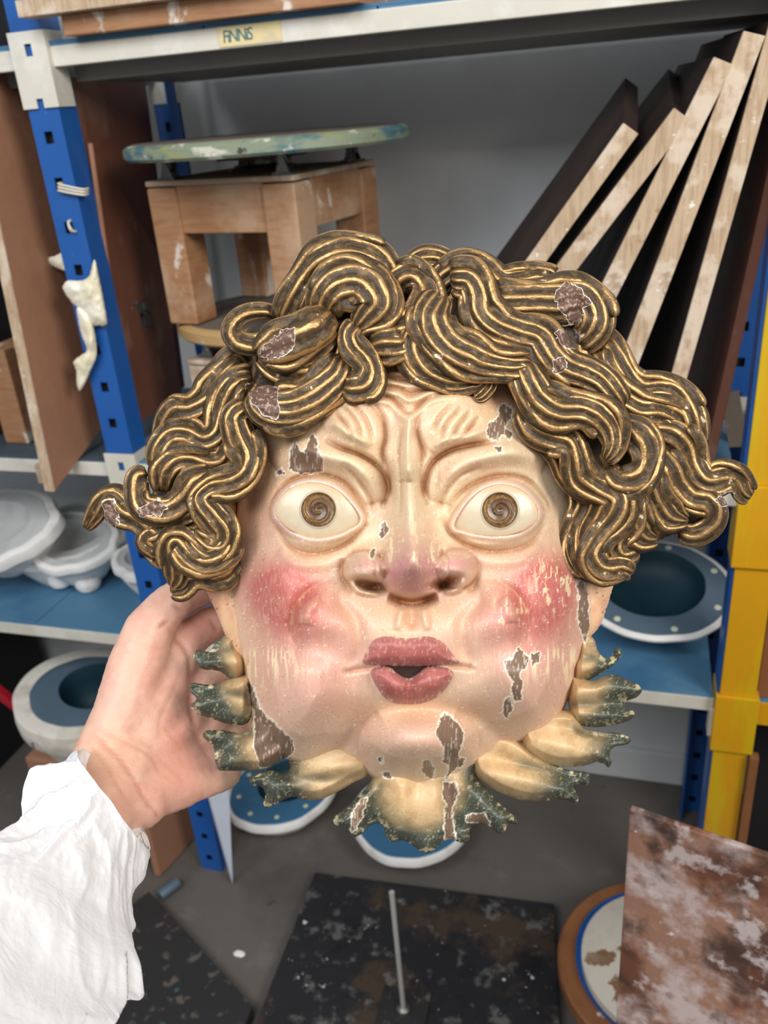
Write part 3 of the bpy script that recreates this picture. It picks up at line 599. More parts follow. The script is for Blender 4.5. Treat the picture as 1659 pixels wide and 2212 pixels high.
Z += R([(690, 1290), (662, 1318), (655, 1350)], 18, 4)+R([(1085, 1290), (1105, 1315), (1110, 1345)], 18, 4)
# nasolabial
Z += R([(750, 1270), (735, 1300), (770, 1345), (775, 1400), (752, 1440)], 16, -4)+R([(1022, 1265), (1035, 1300), (1000, 1345), (1000, 1400), (1022, 1440)], 16, -4)
# nose
Z += R([(884, 880), (885, 960), (884, 1040)], 26, 9)+R([(884, 1020), (886, 1080), (890, 1140), (893, 1190)], 34, 20, False)+G(893, 1210, 46, 40, 14, 0, 1.4)+Hs(890, 1228, 80, 66, 20, .7)*(.15+.85*sstep(1172, 1235, GY))+G(893, 1228, 80, 45, 5, 0, 1.5)
Z += G(786, 1226, 31, 27, 11, -15, 1.6)+G(987, 1222, 30, 27, 11, 15, 1.6)+Hs(786, 1232, 48, 42, 11, .65)+Hs(988, 1228, 46, 42, 11, .65)
Z += R([(832, 1188), (824, 1215), (836, 1250)], 10, -5)+R([(950, 1186), (958, 1214), (946, 1250)], 10, -5)
Z += G(795, 1262, 25, 9, -15, 14, 1.6)+G(958, 1258, 25, 9, -14, -18, 1.6)
Z += R([(758, 1255), (775, 1276), (820, 1284)], 6, 5)+R([(1003, 1250), (990, 1272), (960, 1280)], 6, 5)
Z += R([(838, 1290), (890, 1303), (945, 1288)], 11, -12)+R([(740, 1205), (745, 1250), (762, 1282)], 11, -5)+R([(1025, 1200), (1026, 1250), (1008, 1280)], 11, -5)
Z += G(890, 1350, 105, 45, 10, 0, 1.3)+R([(890, 1312), (890, 1362)], 11, -4)+R([(868, 1315), (858, 1362)], 9, 2.5)+R([(914, 1315), (924, 1362)], 9, 2.5)
# sockets, balls, lids
for ex, ey, m in ((686, 1106, 1), (1074, 1104, -1)):
    Z += G(ex, ey, 104, 70, -16, 0, 1.2)+G(ex, ey, 72, 52, 19, 0, 1.3)
EL = catmull([(598, 1104), (612, 1072), (640, 1052), (677, 1046), (716, 1055), (748, 1080), (776, 1122), (752, 1142), (716, 1156), (676, 1160), (634, 1146), (608, 1124)], 5, True)
ER = catmull([(983, 1136), (1008, 1092), (1040, 1062), (1078, 1050), (1118, 1058), (1146, 1080), (1160, 1108), (1144, 1134), (1112, 1150), (1070, 1156), (1028, 1152), (1002, 1144)], 5, True)
Z += R([(590, 1150), (600, 1144), (632, 1185), (682, 1197), (743, 1177), (795, 1128)], 7, -4)+R([(950, 1118), (991, 1167), (1062, 1192), (1138, 1177), (1180, 1128)], 7, -4)
Z += R([(610, 1150), (650, 1172), (700, 1176), (755, 1155), (785, 1132)], 8, 3)+R([(975, 1140), (1015, 1168), (1070, 1174), (1130, 1160), (1165, 1130)], 8, 3)
Z += R([(600, 1190), (640, 1214), (700, 1216), (760, 1190)], 16, 3.5)+R([(1000, 1190), (1060, 1212), (1120, 1208), (1170, 1180)], 16, 3.5)
Z += R([(586, 1090), (600, 1062), (634, 1036), (688, 1024), (744, 1042), (784, 1090), (800, 1120)], 6, -4.5)+R([(966, 1110), (980, 1080), (1017, 1048), (1077, 1028), (1136, 1036), (1180, 1080), (1188, 1110)], 6, -4.5)
# frown folds
Z += R([(596, 1010), (650, 972), (700, 985), (760, 1005), (800, 1040), (812, 1085)], 24, 12)+R([(1180, 1000), (1120, 978), (1060, 985), (1000, 1005), (965, 1040), (950, 1085)], 24, 12)
Z += R([(700, 950), (735, 968), (780, 985), (822, 1015), (838, 1055), (826, 1100)], 8, -9)+R([(1075, 955), (1015, 962), (968, 975), (930, 1005), (916, 1050), (925, 1095)], 8, -9)
Z += R([(738, 1000), (770, 1030), (800, 1075), (808, 1110)], 7, -4)+R([(1040, 1005), (990, 1030), (958, 1070), (948, 1100)], 7, -4)
Z += R([(700, 925), (720, 915), (752, 935), (800, 962)], 10, 5)+R([(1060, 920), (1020, 940), (965, 950), (930, 975)], 10, 5)
Z += G(770, 925, 38, 44, 11, -30)+G(962, 915, 42, 44, 11, 30)
Z += R([(800, 868), (826, 905), (832, 945), (826, 980), (842, 1030), (850, 1090)], 8, -6)+R([(905, 890), (900, 930), (912, 980), (908, 1030), (912, 1080)], 8, -6)
Z += R([(868, 920), (862, 980), (866, 1040), (866, 1120)], 5, -2.5)+R([(884, 900), (880, 960), (882, 1040)], 6, 3)
for pl in ([(735, 872), (765, 905), (785, 950)], [(756, 866), (790, 905), (806, 955)], [(722, 890), (750, 922), (762, 960)], [(978, 872), (950, 900), (934, 935)], [(1000, 876), (968, 912), (950, 950)], [(1018, 886), (990, 922), (972, 955)], [(1036, 900), (1010, 930), (996, 955)]):
    Z += R(pl, 5, -3.2)
for pl in ([(724, 866), (780, 852), (840, 858), (882, 892), (930, 856), (990, 846), (1040, 858)], [(800, 834), (860, 838), (884, 852), (930, 838), (980, 826)], [(830, 812), (880, 820), (940, 812)], [(840, 790), (890, 796), (940, 790)]):
    Z += R(pl, 6, -3.5); q_ = [(x, y+13) for x, y in pl]; Z += R(q_, 7, 2.5)
Z += R([(540, 1020), (536, 1100), (548, 1180), (540, 1260)], 18, -2.5)
# mouth corners
Z += R([(740, 1454), (775, 1446), (812, 1441)], 6, -3)+R([(966, 1440), (995, 1440), (1028, 1446)], 6, -3)+G(890, 1440, 120, 62, 9, 0, 1.3)
def ptl(x): return x
Z = DOME+(Z-DOME)*1.18
for EP in (EL, ER):
    d, _, _ = sdist(GX, GY, EP); Z += 4.5*np.exp(-((d+6)/6.5)**2)-9*sstep(0, 6, d)
for k in range(2):               # soften hard creases
    Zp = np.pad(Z, 1, mode='edge'); Z = (Zp[:-2, 1:-1]+Zp[2:, 1:-1]+Zp[1:-1, :-2]+Zp[1:-1, 2:]+2*Z)/6
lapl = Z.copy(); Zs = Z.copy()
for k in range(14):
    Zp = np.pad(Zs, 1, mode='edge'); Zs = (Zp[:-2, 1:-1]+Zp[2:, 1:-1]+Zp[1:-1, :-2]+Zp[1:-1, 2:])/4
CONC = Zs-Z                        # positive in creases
Z += (fbm(GX/9, GY/34, 3)-.5)*.5
ZF = Z/1000.0
def bil(A, u, v):
    x = np.clip((np.asarray(u, float)-gx[0])/GS, 0, A.shape[1]-1.01); y = np.clip((np.asarray(v, float)-gy[0])/GS, 0, A.shape[0]-1.01)
    i = x.astype(int); j = y.astype(int); fx = x-i; fy = y-j
    return (A[j, i]*(1-fx)+A[j, i+1]*fx)*(1-fy)+(A[j+1, i]*(1-fx)+A[j+1, i+1]*fx)*fy
def ztop(u, v):
    """height of the face (0 outside it)"""
    z = bil(ZF, u, v); s = bil(sdF, u, v); o = (np.asarray(u) < gx[0]) | (np.asarray(u) > gx[-1]) | (np.asarray(v) < gy[0]) | (np.asarray(v) > gy[-1])
    return np.where(o | (s < 0), .012, z)

def mixc(c, t, m): t = np.clip(t, 0, 1)[..., None]; return c*(1-t)+lin(m)*t
def c3(*p): return [(480+x/1.975, 800+y/1.975) for x, y in p]
def c4(*p): return [(380+x/1.595, 1350+y/1.595) for x, y in p]
CHIPS = [c3((285, 420), (290, 360), (310, 295), (325, 345), (350, 350), (385, 275), (400, 290), (405, 330), (430, 380), (425, 430), (380, 440), (330, 440)),
 c3((1130, 260), (1140, 230), (1175, 200), (1185, 150), (1200, 140), (1240, 165), (1230, 200), (1205, 240), (1235, 270), (1225, 290), (1190, 270), (1175, 300), (1140, 290)),
 c3((1165, 330), (1190, 325), (1195, 350), (1175, 350)), c3((680, 650), (695, 645), (710, 690), (680, 715), (670, 700)), c3((625, 800), (640, 760), (655, 765), (640, 800)),
 c3((1205, 1240), (1240, 1230), (1265, 1185), (1300, 1220), (1300, 1260), (1270, 1290), (1280, 1350), (1275, 1405), (1245, 1410), (1235, 1370), (1245, 1330), (1220, 1300)),
 c3((1515, 905), (1535, 900), (1560, 960), (1568, 1080), (1550, 1160), (1530, 1100), (1515, 1060), (1525, 1000)),
 c4((925, 305), (945, 310), (985, 360), (990, 400), (970, 450), (995, 465), (990, 480), (960, 500), (930, 530), (945, 490), (920, 470), (925, 420), (895, 370), (910, 330)),
 c4((850, 470), (875, 465), (890, 500), (885, 530), (865, 525), (850, 500)),
 c4((246, 196), (265, 215), (290, 290), (310, 310), (400, 400), (405, 435), (350, 480), (290, 490), (270, 420), (275, 330), (255, 260)),
 c4((925, 545), (960, 545), (970, 580), (950, 630), (960, 735), (930, 740), (925, 660), (935, 620), (920, 600)),
 c4((610, 650), (640, 600), (655, 600), (640, 660), (620, 700), (605, 715)), c4((1000, 655), (1060, 650), (1080, 680), (1075, 705), (1040, 680), (1005, 680)),
 c3((300, 500), (350, 485), (355, 495), (310, 510)), c3((232, 432), (255, 420), (262, 440), (240, 450)), c3((1320, 1210), (1355, 1200), (1350, 1240), (1325, 1260)), c4((695, 458), (710, 458), (712, 472), (698, 474)), c4((712, 510), (735, 508), (742, 528), (718, 526)), c4((1135, 255), (1150, 250), (1160, 290), (1140, 320), (1125, 300))]
def chips(U, V):
    """returns chip mask and pale broken rim"""
    m = np.full(U.shape, -99.)
    for p in CHIPS:
        p = np.array(p); k = (U > p[:, 0].min()-12) & (U < p[:, 0].max()+12) & (V > p[:, 1].min()-12) & (V < p[:, 1].max()+12)
        if k.any():
            d, _, _ = sdist(U[k], V[k], p); m[k] = np.maximum(m[k], d)
    m = m+(fbm(U/7, V/7, 3)-.5)*9
    return sstep(-.6, .8, m), sstep(-4.2, -2.2, m)*(1-sstep(-.6, .6, m))
def speck(U, V, s, th): return sstep(th, th+.04, fbm(U/s, V/s, 2))
def wearfinish(c, U, V, amt=1):
    ch, rim = chips(U, V)
    c = mixc(c, rim*.85, (236, 226, 205)); br = .8+.4*fbm(U/3, V/30, 3)
    wood = lin((122, 98, 80))*br[..., None]
    c = c*(1-ch[..., None])+wood*ch[..., None]
    c = mixc(c, ch*sstep(.66, .7, fbm(U/2.5, V/14, 2))*.6, (205, 190, 170))
    return c
def g2(U, V, cx, cy, sx, sy): return np.exp(-(((U-cx)/sx)**2+((V-cy)/sy)**2)/2)
def facecol(U, V, d):
    c = np.ones(U.shape+(3,))*lin((216, 192, 158))
    n1 = fbm(U/60, V/60, 4); n2 = fbm(U/5+2*fbm(U/30, V/30, 2), V/22, 4)
    c = mixc(c, sstep(.42, .62, n1)*.4, (214, 176, 152)); c = mixc(c, sstep(.5, .75, fbm(U/45+9, V/45, 3))*.4, (216, 200, 164))
    pink = .75*g2(U, V, 660, 1470, 120, 90)+.7*g2(U, V, 1170, 1450, 110, 110)+.5*g2(U, V, 560, 1150, 45, 120)+.5*g2(U, V, 900, 1590, 90, 40)+.5*g2(U, V, 1080, 1340, 90, 70)+.4*g2(U, V, 720, 1340, 90, 70)
    c = mixc(c, np.clip(pink*1.1, 0, .85), (212, 156, 142))
    och = .9*g2(U, V, 890, 760, 190, 60)+.6*g2(U, V, 1110, 850, 60, 60)+.5*g2(U, V, 560, 1010, 50, 80)+.35*g2(U, V, 640, 890, 80, 40)+.4*g2(U, V, 880, 1320, 80, 30)+.45*g2(U, V, 905, 1535, 120, 18)
    c = mixc(c, np.clip(och*1.1, 0, .8), (192, 134, 86))
    red = 1.15*g2(U, V, 605, 1270, 60, 46)+.75*g2(U, V, 640, 1335, 62, 56)+1.1*g2(U, V, 1182, 1262, 58, 56)+.7*g2(U, V, 1150, 1335, 66, 58)
    red = np.clip(red*1.05-.08, 0, .92); c = mixc(c, red, (182, 88, 86))
    nose = 1.2*g2(U, V, 895, 1245, 50, 34)+.7*g2(U, V, 1000, 1215, 28, 20)+.6*g2(U, V, 782, 1218, 26, 18)+.3*g2(U, V, 890, 1195, 34, 34)
    c = mixc(c, np.clip(nose, 0, .85), (190, 116, 124))
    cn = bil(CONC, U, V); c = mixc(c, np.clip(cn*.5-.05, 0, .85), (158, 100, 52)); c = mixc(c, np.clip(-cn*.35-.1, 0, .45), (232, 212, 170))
    for EP in (EL, ER):
        k = (U > EP[:, 0].min()-40) & (U < EP[:, 0].max()+40) & (V > EP[:, 1].min()-40) & (V < EP[:, 1].max()+40); e = np.full(U.shape, -99.)
        e[k] = sdist(U[k], V[k], EP)[0]
        c = mixc(c, np.exp(-((e+7)/5)**2)*.6, (226, 182, 182)); c = mixc(c, np.exp(-((e+1)/2.2)**2)*.6, (170, 118, 84)); c = mixc(c, np.exp(-((e+15)/3)**2)*.4, (178, 128, 88))
    # flaked cream streaks
    st_ = sstep(.62, .67, n2)*(.9*g2(U, V, 1200, 1255, 32, 50)+.8*g2(U, V, 1100, 1320, 24, 30)+.8*g2(U, V, 850, 1180, 36, 30)+.7*g2(U, V, 930, 1200, 25, 25)+.2*g2(U, V, 600, 1330, 60, 60))
    c = mixc(c, st_*1.1, (242, 226, 180))
    band = sstep(.52, .60, fbm(U/4, V/44, 3))*(sstep(1395, 1425, V+14*fbm(U/12, V*0, 2))*(1-sstep(1430, 1520, V)))*(g2(U, V, 565, 1440, 60, 60)+g2(U, V, 1190, 1420, 70, 60))
    c = mixc(c, band*.9, (240, 222, 176)); c = mixc(c, speck(U, V, 4, .80)*.6, (245, 232, 200)); c = mixc(c, speck(U+99, V, 3.3, .82)*.5, (120, 92, 66))
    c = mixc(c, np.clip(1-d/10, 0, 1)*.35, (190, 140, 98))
    c = mixc(c, .25*sstep(.4, .7, fbm(U/2.2, V/11, 3)), (200, 166, 128))
    return wearfinish(c, U, V)
M['paint'] = vcol('aged_flesh_paint', rough=.42, bump=.28, bscale=420, stretch=(1.6, 1.6, .35), spec=.5)
M['leafpaint'] = vcol('aged_green_paint', rough=.42, bump=.25, bscale=500)
M['eyepaint'] = vcol('eye_paint', rough=.28, bump=.08, bscale=300)
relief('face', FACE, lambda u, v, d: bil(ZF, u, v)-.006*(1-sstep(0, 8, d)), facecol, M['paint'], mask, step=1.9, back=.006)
# side flanges showing behind the cheeks
def flangecol(U, V, d):
    c = np.ones(U.shape+(3,))*lin((218, 176, 136)); c = mixc(c, sstep(.45, .7, fbm(U/18, V/18, 3))*.6, (206, 146, 120)); c = mixc(c, np.clip(1-d/5, 0, 1)*.5, (226, 196, 176)); return mixc(c, speck(U, V, 3, .78), (110, 80, 55))
for pl in ([(440, 1262), (470, 1330), (492, 1385), (520, 1440), (560, 1450), (560, 1200), (500, 1180), (445, 1235)], [(1340, 1215), (1326, 1262), (1312, 1310), (1296, 1352), (1270, 1380), (1238, 1400), (1225, 1200), (1290, 1180)]):
    relief('ear_flange', catmull(pl, 6, True), lambda u, v, d: .012+.010*np.sqrt(np.clip(d/30, 0, 1))+.0008*np.sin(u/5), flangecol, M['paint'], mask, step=3.2, back=.008)
# eyes
def eyemake(EP, ix, iy, r):
    big = catmull(EP[::6], 5, True); c0 = EP.mean(0); big = c0+(big-c0)*1.045
    zc = float(bil(ZF, c0[0], c0[1]))+.0095
    def zf(u, v, d):
        s = np.clip(1-((u-c0[0])/104)**2-((v-c0[1])/84)**2, 0, 1); z = zc-.009+.0105*np.sqrt(s)
        q = np.hypot(u-ix, v-iy); a = np.arctan2(v-iy, u-ix)
        hole = sstep(r, r-4, q); z = z-hole*(.0016+.0032*np.clip(1-q/r, 0, 1)); z = z+.0008*np.exp(-((q-r-1.5)/2)**2)
        sp = np.exp(-((((q/r*1.9-a/(2*math.pi)-.1)+.5) % 1-.5)/.13)**2)*sstep(r*.08, r*.2, q)*sstep(r, r*.85, q); return z+sp*.0013*hole
    def cf(u, v, d):
        c = np.ones(u.shape+(3,))*lin((190, 176, 150)); c = mixc(c, sstep(.4, .75, fbm(u/20, v/20, 3))*.5, (186, 166, 134)); c = mixc(c, np.clip(1-d/12, 0, 1)*.6, (196, 158, 116))
        q = np.hypot(u-ix, v-iy); a = np.arctan2(v-iy, u-ix); hole = sstep(r+1.2, r-1.2, q)
        brn = np.ones(u.shape+(3,))*lin((104, 76, 48)); brn = mixc(brn, sstep(.5, .8, q/r)*.7, (150, 112, 62)); brn = mixc(brn, sstep(.45, .65, fbm(u/4, v/4, 3))*.5, (62, 44, 30)); brn = mixc(brn, sstep(.16, .10, np.abs(((q/r*1.9-a/(2*math.pi)-.1-.3)+.5) % 1-.5))*.6, (44, 30, 22))
        c = c*(1-hole[:, None])+brn*hole[:, None]; return mixc(c, np.exp(-((q-r)/1.6)**2)*.6, (58, 44, 32))
    relief('eye', big, zf, cf, M['eyepaint'], mask, step=1.5, back=.03, label='painted eye with a carved brown spiral iris')
eyemake(EL, 688, 1101, 37); eyemake(ER, 1080, 1102, 38)
# lips
def lipcol(U, V, d):
    c = np.ones(U.shape+(3,))*lin((168, 98, 90)); c = mixc(c, sstep(.4, .65, fbm(U/26, V/22, 3))*.6, (150, 76, 66)); c = mixc(c, np.clip(1-d/14, 0, 1)*.5, (186, 130, 132))
    c = mixc(c, sstep(.62, .68, fbm(U/5, V/9, 3))*np.clip(1-d/9, 0, 1)*.8, (240, 224, 186)); c = mixc(c, sstep(.66, .74, fbm(U/3, V/8, 3))*.35, (222, 176, 160))
    return mixc(c, np.clip(1-np.abs(V-1441-.0*U)/6, 0, 1)*np.exp(-((U-890)/70)**2)*.7, (120, 62, 56))
ul = catmull(c3((598, 1245), (615, 1200), (645, 1152), (700, 1134), (790, 1143), (880, 1134), (940, 1160), (985, 1215), (1012, 1250), (940, 1258), (860, 1262), (790, 1264), (690, 1260), (640, 1258)), 5, True)
ll = catmull(c3((632, 1285), (665, 1266), (712, 1262), (745, 1290), (792, 1312), (838, 1290), (868, 1264), (920, 1262), (972, 1275), (985, 1305), (940, 1375), (880, 1412), (800, 1426), (715, 1412), (665, 1360)), 5, True)
zl = lambda u, v, d: bil(ZF, u, v)-.0004+.0105*np.sqrt(np.clip(1-(1-np.clip(d/32, 0, 1))**2, 0, 1))
def zu(u, v, d): return zl(u, v, d)+.003*np.exp(-((v-1425)/16)**2)*np.exp(-((u-885)/90)**2)
def zw(u, v, d): return zl(u, v, d)+.0025*np.exp(-((v-1480)/22)**2)-.0035*np.exp(-((u-884)/13)**2)*np.exp(-((v-1480)/40)**2)
relief('upper_lip', ul, zu, lipcol, M['paint'], mask, step=2.2, back=.04); relief('lower_lip', ll, zw, lipcol, M['paint'], mask, step=2.2, back=.04)
relief('mouth_gap_shade', c3((690, 1252), (745, 1300), (792, 1322), (840, 1300), (890, 1252)), lambda u, v, d: bil(ZF, u, v)+.0006, lambda u, v, d: np.ones(u.shape+(3,))*lin((50, 34, 28)), M['paint'], mask, step=3, back=.04)  # dark patch laid on the face, shade of the mouth gap as colour

# ---- leafy collar
def c5(*p): return [(500+x/2.074, 1600+y/2.074) for x, y in p]
LEAVES = [
 ('A', c5((640, 60), (630, 160), (600, 215), (545, 270), (495, 312), (458, 345), (462, 376), (500, 388), (525, 400), (548, 432), (582, 418), (618, 382), (655, 372), (685, 392), (692, 430), (722, 455), (760, 446), (802, 462), (838, 490), (875, 504), (908, 490), (950, 452), (990, 440), (1020, 456), (1060, 452), (1068, 424), (1058, 400), (1090, 376), (1130, 370), (1170, 398), (1205, 420), (1228, 402), (1240, 372), (1282, 374), (1278, 345), (1225, 300), (1180, 262), (1150, 215), (1100, 165), (1080, 60)), (905, 1690), 138, .010, [(870, 1700, 868, 1836), (800, 1700, 745, 1790), (1000, 1700, 1090, 1780)], [(820, 1700, 805, 1775), (960, 1700, 985, 1790)]),
 ('B', c5((640, 0), (625, 140), (545, 190), (470, 232), (400, 262), (330, 266), (280, 252), (230, 268), (185, 292), (158, 301), (142, 282), (152, 240), (132, 205), (92, 202), (80, 172), (112, 145), (180, 132), (236, 150), (262, 122), (258, 92), (285, 62), (340, 20), (500, -20)), (790, 1640), 205, .007, [(770, 1650, 580, 1705)], [(770, 1680, 640, 1680)]),
 ('C', c4((262, 250), (262, 330), (235, 372), (160, 362), (102, 364), (94, 386), (128, 420), (135, 470), (146, 500), (185, 502), (245, 502), (300, 498), (352, 472), (402, 432), (420, 380), (400, 300), (330, 240)), (620, 1590), 150, .011, [(600, 1560, 500, 1655)], [(560, 1570, 470, 1620)]),
 ('D', c4((262, 180), (262, 300), (240, 342), (180, 342), (120, 322), (62, 302), (50, 272), (72, 254), (50, 232), (52, 200), (118, 205), (185, 186), (225, 170)), (560, 1470), 112, .008, [(540, 1480, 430, 1520)], [(530, 1500, 420, 1490)]),
 ('E', c4((240, 120), (232, 185), (205, 198), (150, 160), (90, 152), (62, 122), (64, 92), (88, 84), (112, 92), (138, 62), (160, 38), (200, 40)), (540, 1410), 85, .006, [(520, 1430, 450, 1430)], [(500, 1400, 440, 1415)]),
 ('F', c4((1010, 420), (1022, 510), (1085, 562), (1150, 592), (1220, 609), (1290, 606), (1338, 601), (1362, 612), (1382, 616), (1387, 590), (1368, 556), (1392, 548), (1420, 552), (1427, 530), (1410, 506), (1350, 500), (1300, 476), (1250, 440), (1170, 380), (1080, 370)), (1040, 1620), 215, .008, [(1060, 1670, 1250, 1720)], [(1080, 1640, 1240, 1675)]),
 ('G', c4((1180, 350), (1200, 430), (1260, 470), (1330, 488), (1400, 486), (1450, 474), (1475, 480), (1492, 493), (1502, 472), (1494, 445), (1512, 420), (1560, 410), (1565, 388), (1512, 370), (1450, 366), (1402, 350), (1378, 300), (1310, 290), (1220, 300)), (1170, 1560), 180, .011, [(1170, 1600, 1330, 1650)], [(1220, 1570, 1340, 1600)]),
 ('H', c4((1350, 250), (1362, 320), (1385, 342), (1440, 352), (1500, 346), (1558, 332), (1580, 310), (1572, 290), (1548, 292), (1545, 272), (1560, 260), (1590, 248), (1606, 226), (1592, 205), (1542, 182), (1492, 169), (1440, 190), (1398, 184), (1360, 170)), (1220, 1470), 128, .009, [(1230, 1500, 1370, 1480), (1230, 1540, 1355, 1545)], [(1240, 1520, 1340, 1520)]),
 ('I', c4((1370, 100), (1368, 190), (1405, 196), (1450, 176), (1502, 142), (1532, 110), (1535, 82), (1515, 78), (1500, 108), (1475, 112), (1452, 84), (1442, 50), (1415, 30), (1380, 40)), (1230, 1410), 85, .006, [(1240, 1440, 1310, 1440)], [(1260, 1420, 1320, 1425)]),
]
for nm, pl, root, ln, zb_, rid, val in LEAVES:
    pl = catmull(pl, 5, True)
    def zf(u, v, d, root=root, ln=ln, zb_=zb_, rid=rid, val=val):
        rr_ = np.hypot(u-root[0], v-root[1])/ln
        z = zb_+.010*np.sqrt(np.clip(1-(1-np.clip(d/26, 0, 1))**2, 0, 1))+.012*np.exp(-((rr_-.35)/.45)**2)*np.clip(d/20, 0, 1)+.012*np.clip(rr_-.75, 0, 1)*1.2
        for (a, b, c_, d_) in rid:
            q, _, _, t = segdist(u, v, [(a, b), (c_, d_)]); z = z+.005*np.exp(-(q/20)**2)*np.clip(d/10, 0, 1)
        for (a, b, c_, d_) in val:
            q, _, _, t = segdist(u, v, [(a, b), (c_, d_)]); z = z-.006*np.exp(-(q/17)**2)*np.clip(d/10, 0, 1)
        return z
    def cf(u, v, d, root=root, ln=ln, val=val):
        rr_ = np.hypot(u-root[0], v-root[1])/ln; c = np.ones(u.shape+(3,))*lin((208, 176, 132)); c = mixc(c, sstep(.45, .7, fbm(u/16, v/16, 3))*.5, (190, 150, 104))
        g = sstep(.38, .92, rr_+.14*(fbm(u/22, v/22, 3)-.5)); 
        for (a, b, c_, d_) in val:
            q, _, _, t = segdist(u, v, [(a, b), (c_, d_)]); g = np.maximum(g, np.exp(-(q/15)**2)*.75*sstep(.15, .5, rr_))
        c = mixc(c, g*.55, (132, 122, 84)); c = mixc(c, np.clip(g*1.6-.55, 0, 1)*.94, (62, 70, 60)); c = mixc(c, np.clip(g*2-1.35, 0, 1)*.5, (42, 54, 52))
        grit = fbm(u/2.4, v/2.4, 2); c = mixc(c, sstep(.6, .68, grit)*.45*np.clip(g*3, .15, 1)*(1-g), (120, 92, 60)); c = mixc(c, sstep(.68, .74, grit)*.5*g, (150, 148, 120))
        wear = sstep(.635, .69, fbm(u/13+7, v/9, 4))*np.clip(1-d/16, 0, 1)*sstep(.4, .8, rr_); c = mixc(c, wear*.85, (228, 212, 166))
        wear2 = sstep(.72, .75, fbm(u/6+3, v/6, 3))*sstep(.45, .7, rr_)*(1-sstep(1.1, 1.3, rr_)); c = mixc(c, wear2*.35, (228, 212, 166))
        return wearfinish(c, u, v)
    relief('collar_leaf', pl, zf, cf, M['leafpaint'], mask, step=2.2, back=lambda u, v, d, z: np.maximum(.0005, z-.0018-.004*np.sqrt(np.clip(d/20, 0, 1))))

# ---- hair
def k1(*p): return [(150+x/2.074, 480+y/2.074) for x, y in p]
def k2(*p): return [(820+x/1.977, 480+y/1.977) for x, y in p]
m, nt, b = newmat('gilded_hair'); lk = nt.links.new
at = N(nt, 'ShaderNodeAttribute', attribute_name='st'); ab = N(nt, 'ShaderNodeAttribute', attribute_name='bare'); ag = N(nt, 'ShaderNodeAttribute', attribute_name='crest')
tc = N(nt, 'ShaderNodeTexCoord'); n1 = N(nt, 'ShaderNodeTexNoise', Scale=70.0, Detail=4.0); n2 = N(nt, 'ShaderNodeTexNoise', Scale=420.0, Detail=3.0); n3 = N(nt, 'ShaderNodeTexNoise', Scale=160.0, Detail=5.0)
for n in (n1, n2, n3): lk(tc.outputs['Object'], n.inputs['Vector'])
def mth(op, a, bb=None, c=None):
    q = N(nt, 'ShaderNodeMath', operation=op)
    for i, x in enumerate((a, bb, c)):
        if x is None: continue
        if isinstance(x, (int, float)): q.inputs[i].default_value = x
        else: lk(x, q.inputs[i])
    return q.outputs[0]
s1 = mth('ADD', at.outputs['Fac'], mth('MULTIPLY', mth('SUBTRACT', n1.outputs['Fac'], .5), .55))
fr = mth('FRACT', s1); tri_ = mth('ABSOLUTE', mth('SUBTRACT', fr, .5)); tri2 = mth('ADD', tri_, mth('MULTIPLY', mth('SUBTRACT', n2.outputs['Fac'], .5), .12)); tri2 = mth('ADD', tri2, mth('MULTIPLY', mth('SUBTRACT', n3.outputs['Fac'], .5), .30))
rp = N(nt, 'ShaderNodeValToRGB'); lk(tri2, rp.inputs[0]); cr = rp.color_ramp
cr.elements[0].position = .105; cr.elements[0].color = L4((186, 150, 102)); cr.elements[1].position = .42; cr.elements[1].color = L4((60, 49, 35))
e_ = cr.elements.new(.14); e_.color = L4((160, 118, 70)); e_ = cr.elements.new(.18); e_.color = L4((92, 72, 48)); 
mx = N(nt, 'ShaderNodeMix', data_type='RGBA'); w1 = N(nt, 'ShaderNodeMapRange'); w1.inputs['From Min'].default_value = .5; w1.inputs['From Max'].default_value = .66; w1.inputs['To Max'].default_value = .5; lk(n3.outputs['Fac'], w1.inputs[0])
wc = mth('MULTIPLY', w1.outputs[0], ag.outputs['Fac']); lk(wc, mx.inputs[0]); lk(rp.outputs[0], mx.inputs[6]); mx.inputs[7].default_value = L4((142, 112, 72))
mx1 = N(nt, 'ShaderNodeMix', data_type='RGBA'); w2_ = N(nt, 'ShaderNodeMapRange'); w2_.inputs['From Min'].default_value = .69; w2_.inputs['From Max'].default_value = .71; lk(n3.outputs['Fac'], w2_.inputs[0]); lk(mth('MULTIPLY', w2_.outputs[0], ag.outputs['Fac']), mx1.inputs[0]); lk(mx.outputs[2], mx1.inputs[6]); mx1.inputs[7].default_value = L4((214, 196, 172))
mx2 = N(nt, 'ShaderNodeMix', data_type='RGBA'); wb = N(nt, 'ShaderNodeMapRange'); wb.inputs['From Min'].default_value = .45; wb.inputs['From Max'].default_value = .55; lk(ab.outputs['Fac'], wb.inputs[0]); lk(wb.outputs[0], mx2.inputs[0]); lk(mx1.outputs[2], mx2.inputs[6])
bw = N(nt, 'ShaderNodeMix', data_type='RGBA'); bw.inputs[6].default_value = L4((96, 72, 60)); bw.inputs[7].default_value = L4((166, 140, 122)); wq = N(nt, 'ShaderNodeMapRange'); wq.inputs['From Min'].default_value = .52; wq.inputs['From Max'].default_value = .66; lk(n2.outputs['Fac'], wq.inputs[0]); lk(wq.outputs[0], bw.inputs[0]); lk(bw.outputs[2], mx2.inputs[7])
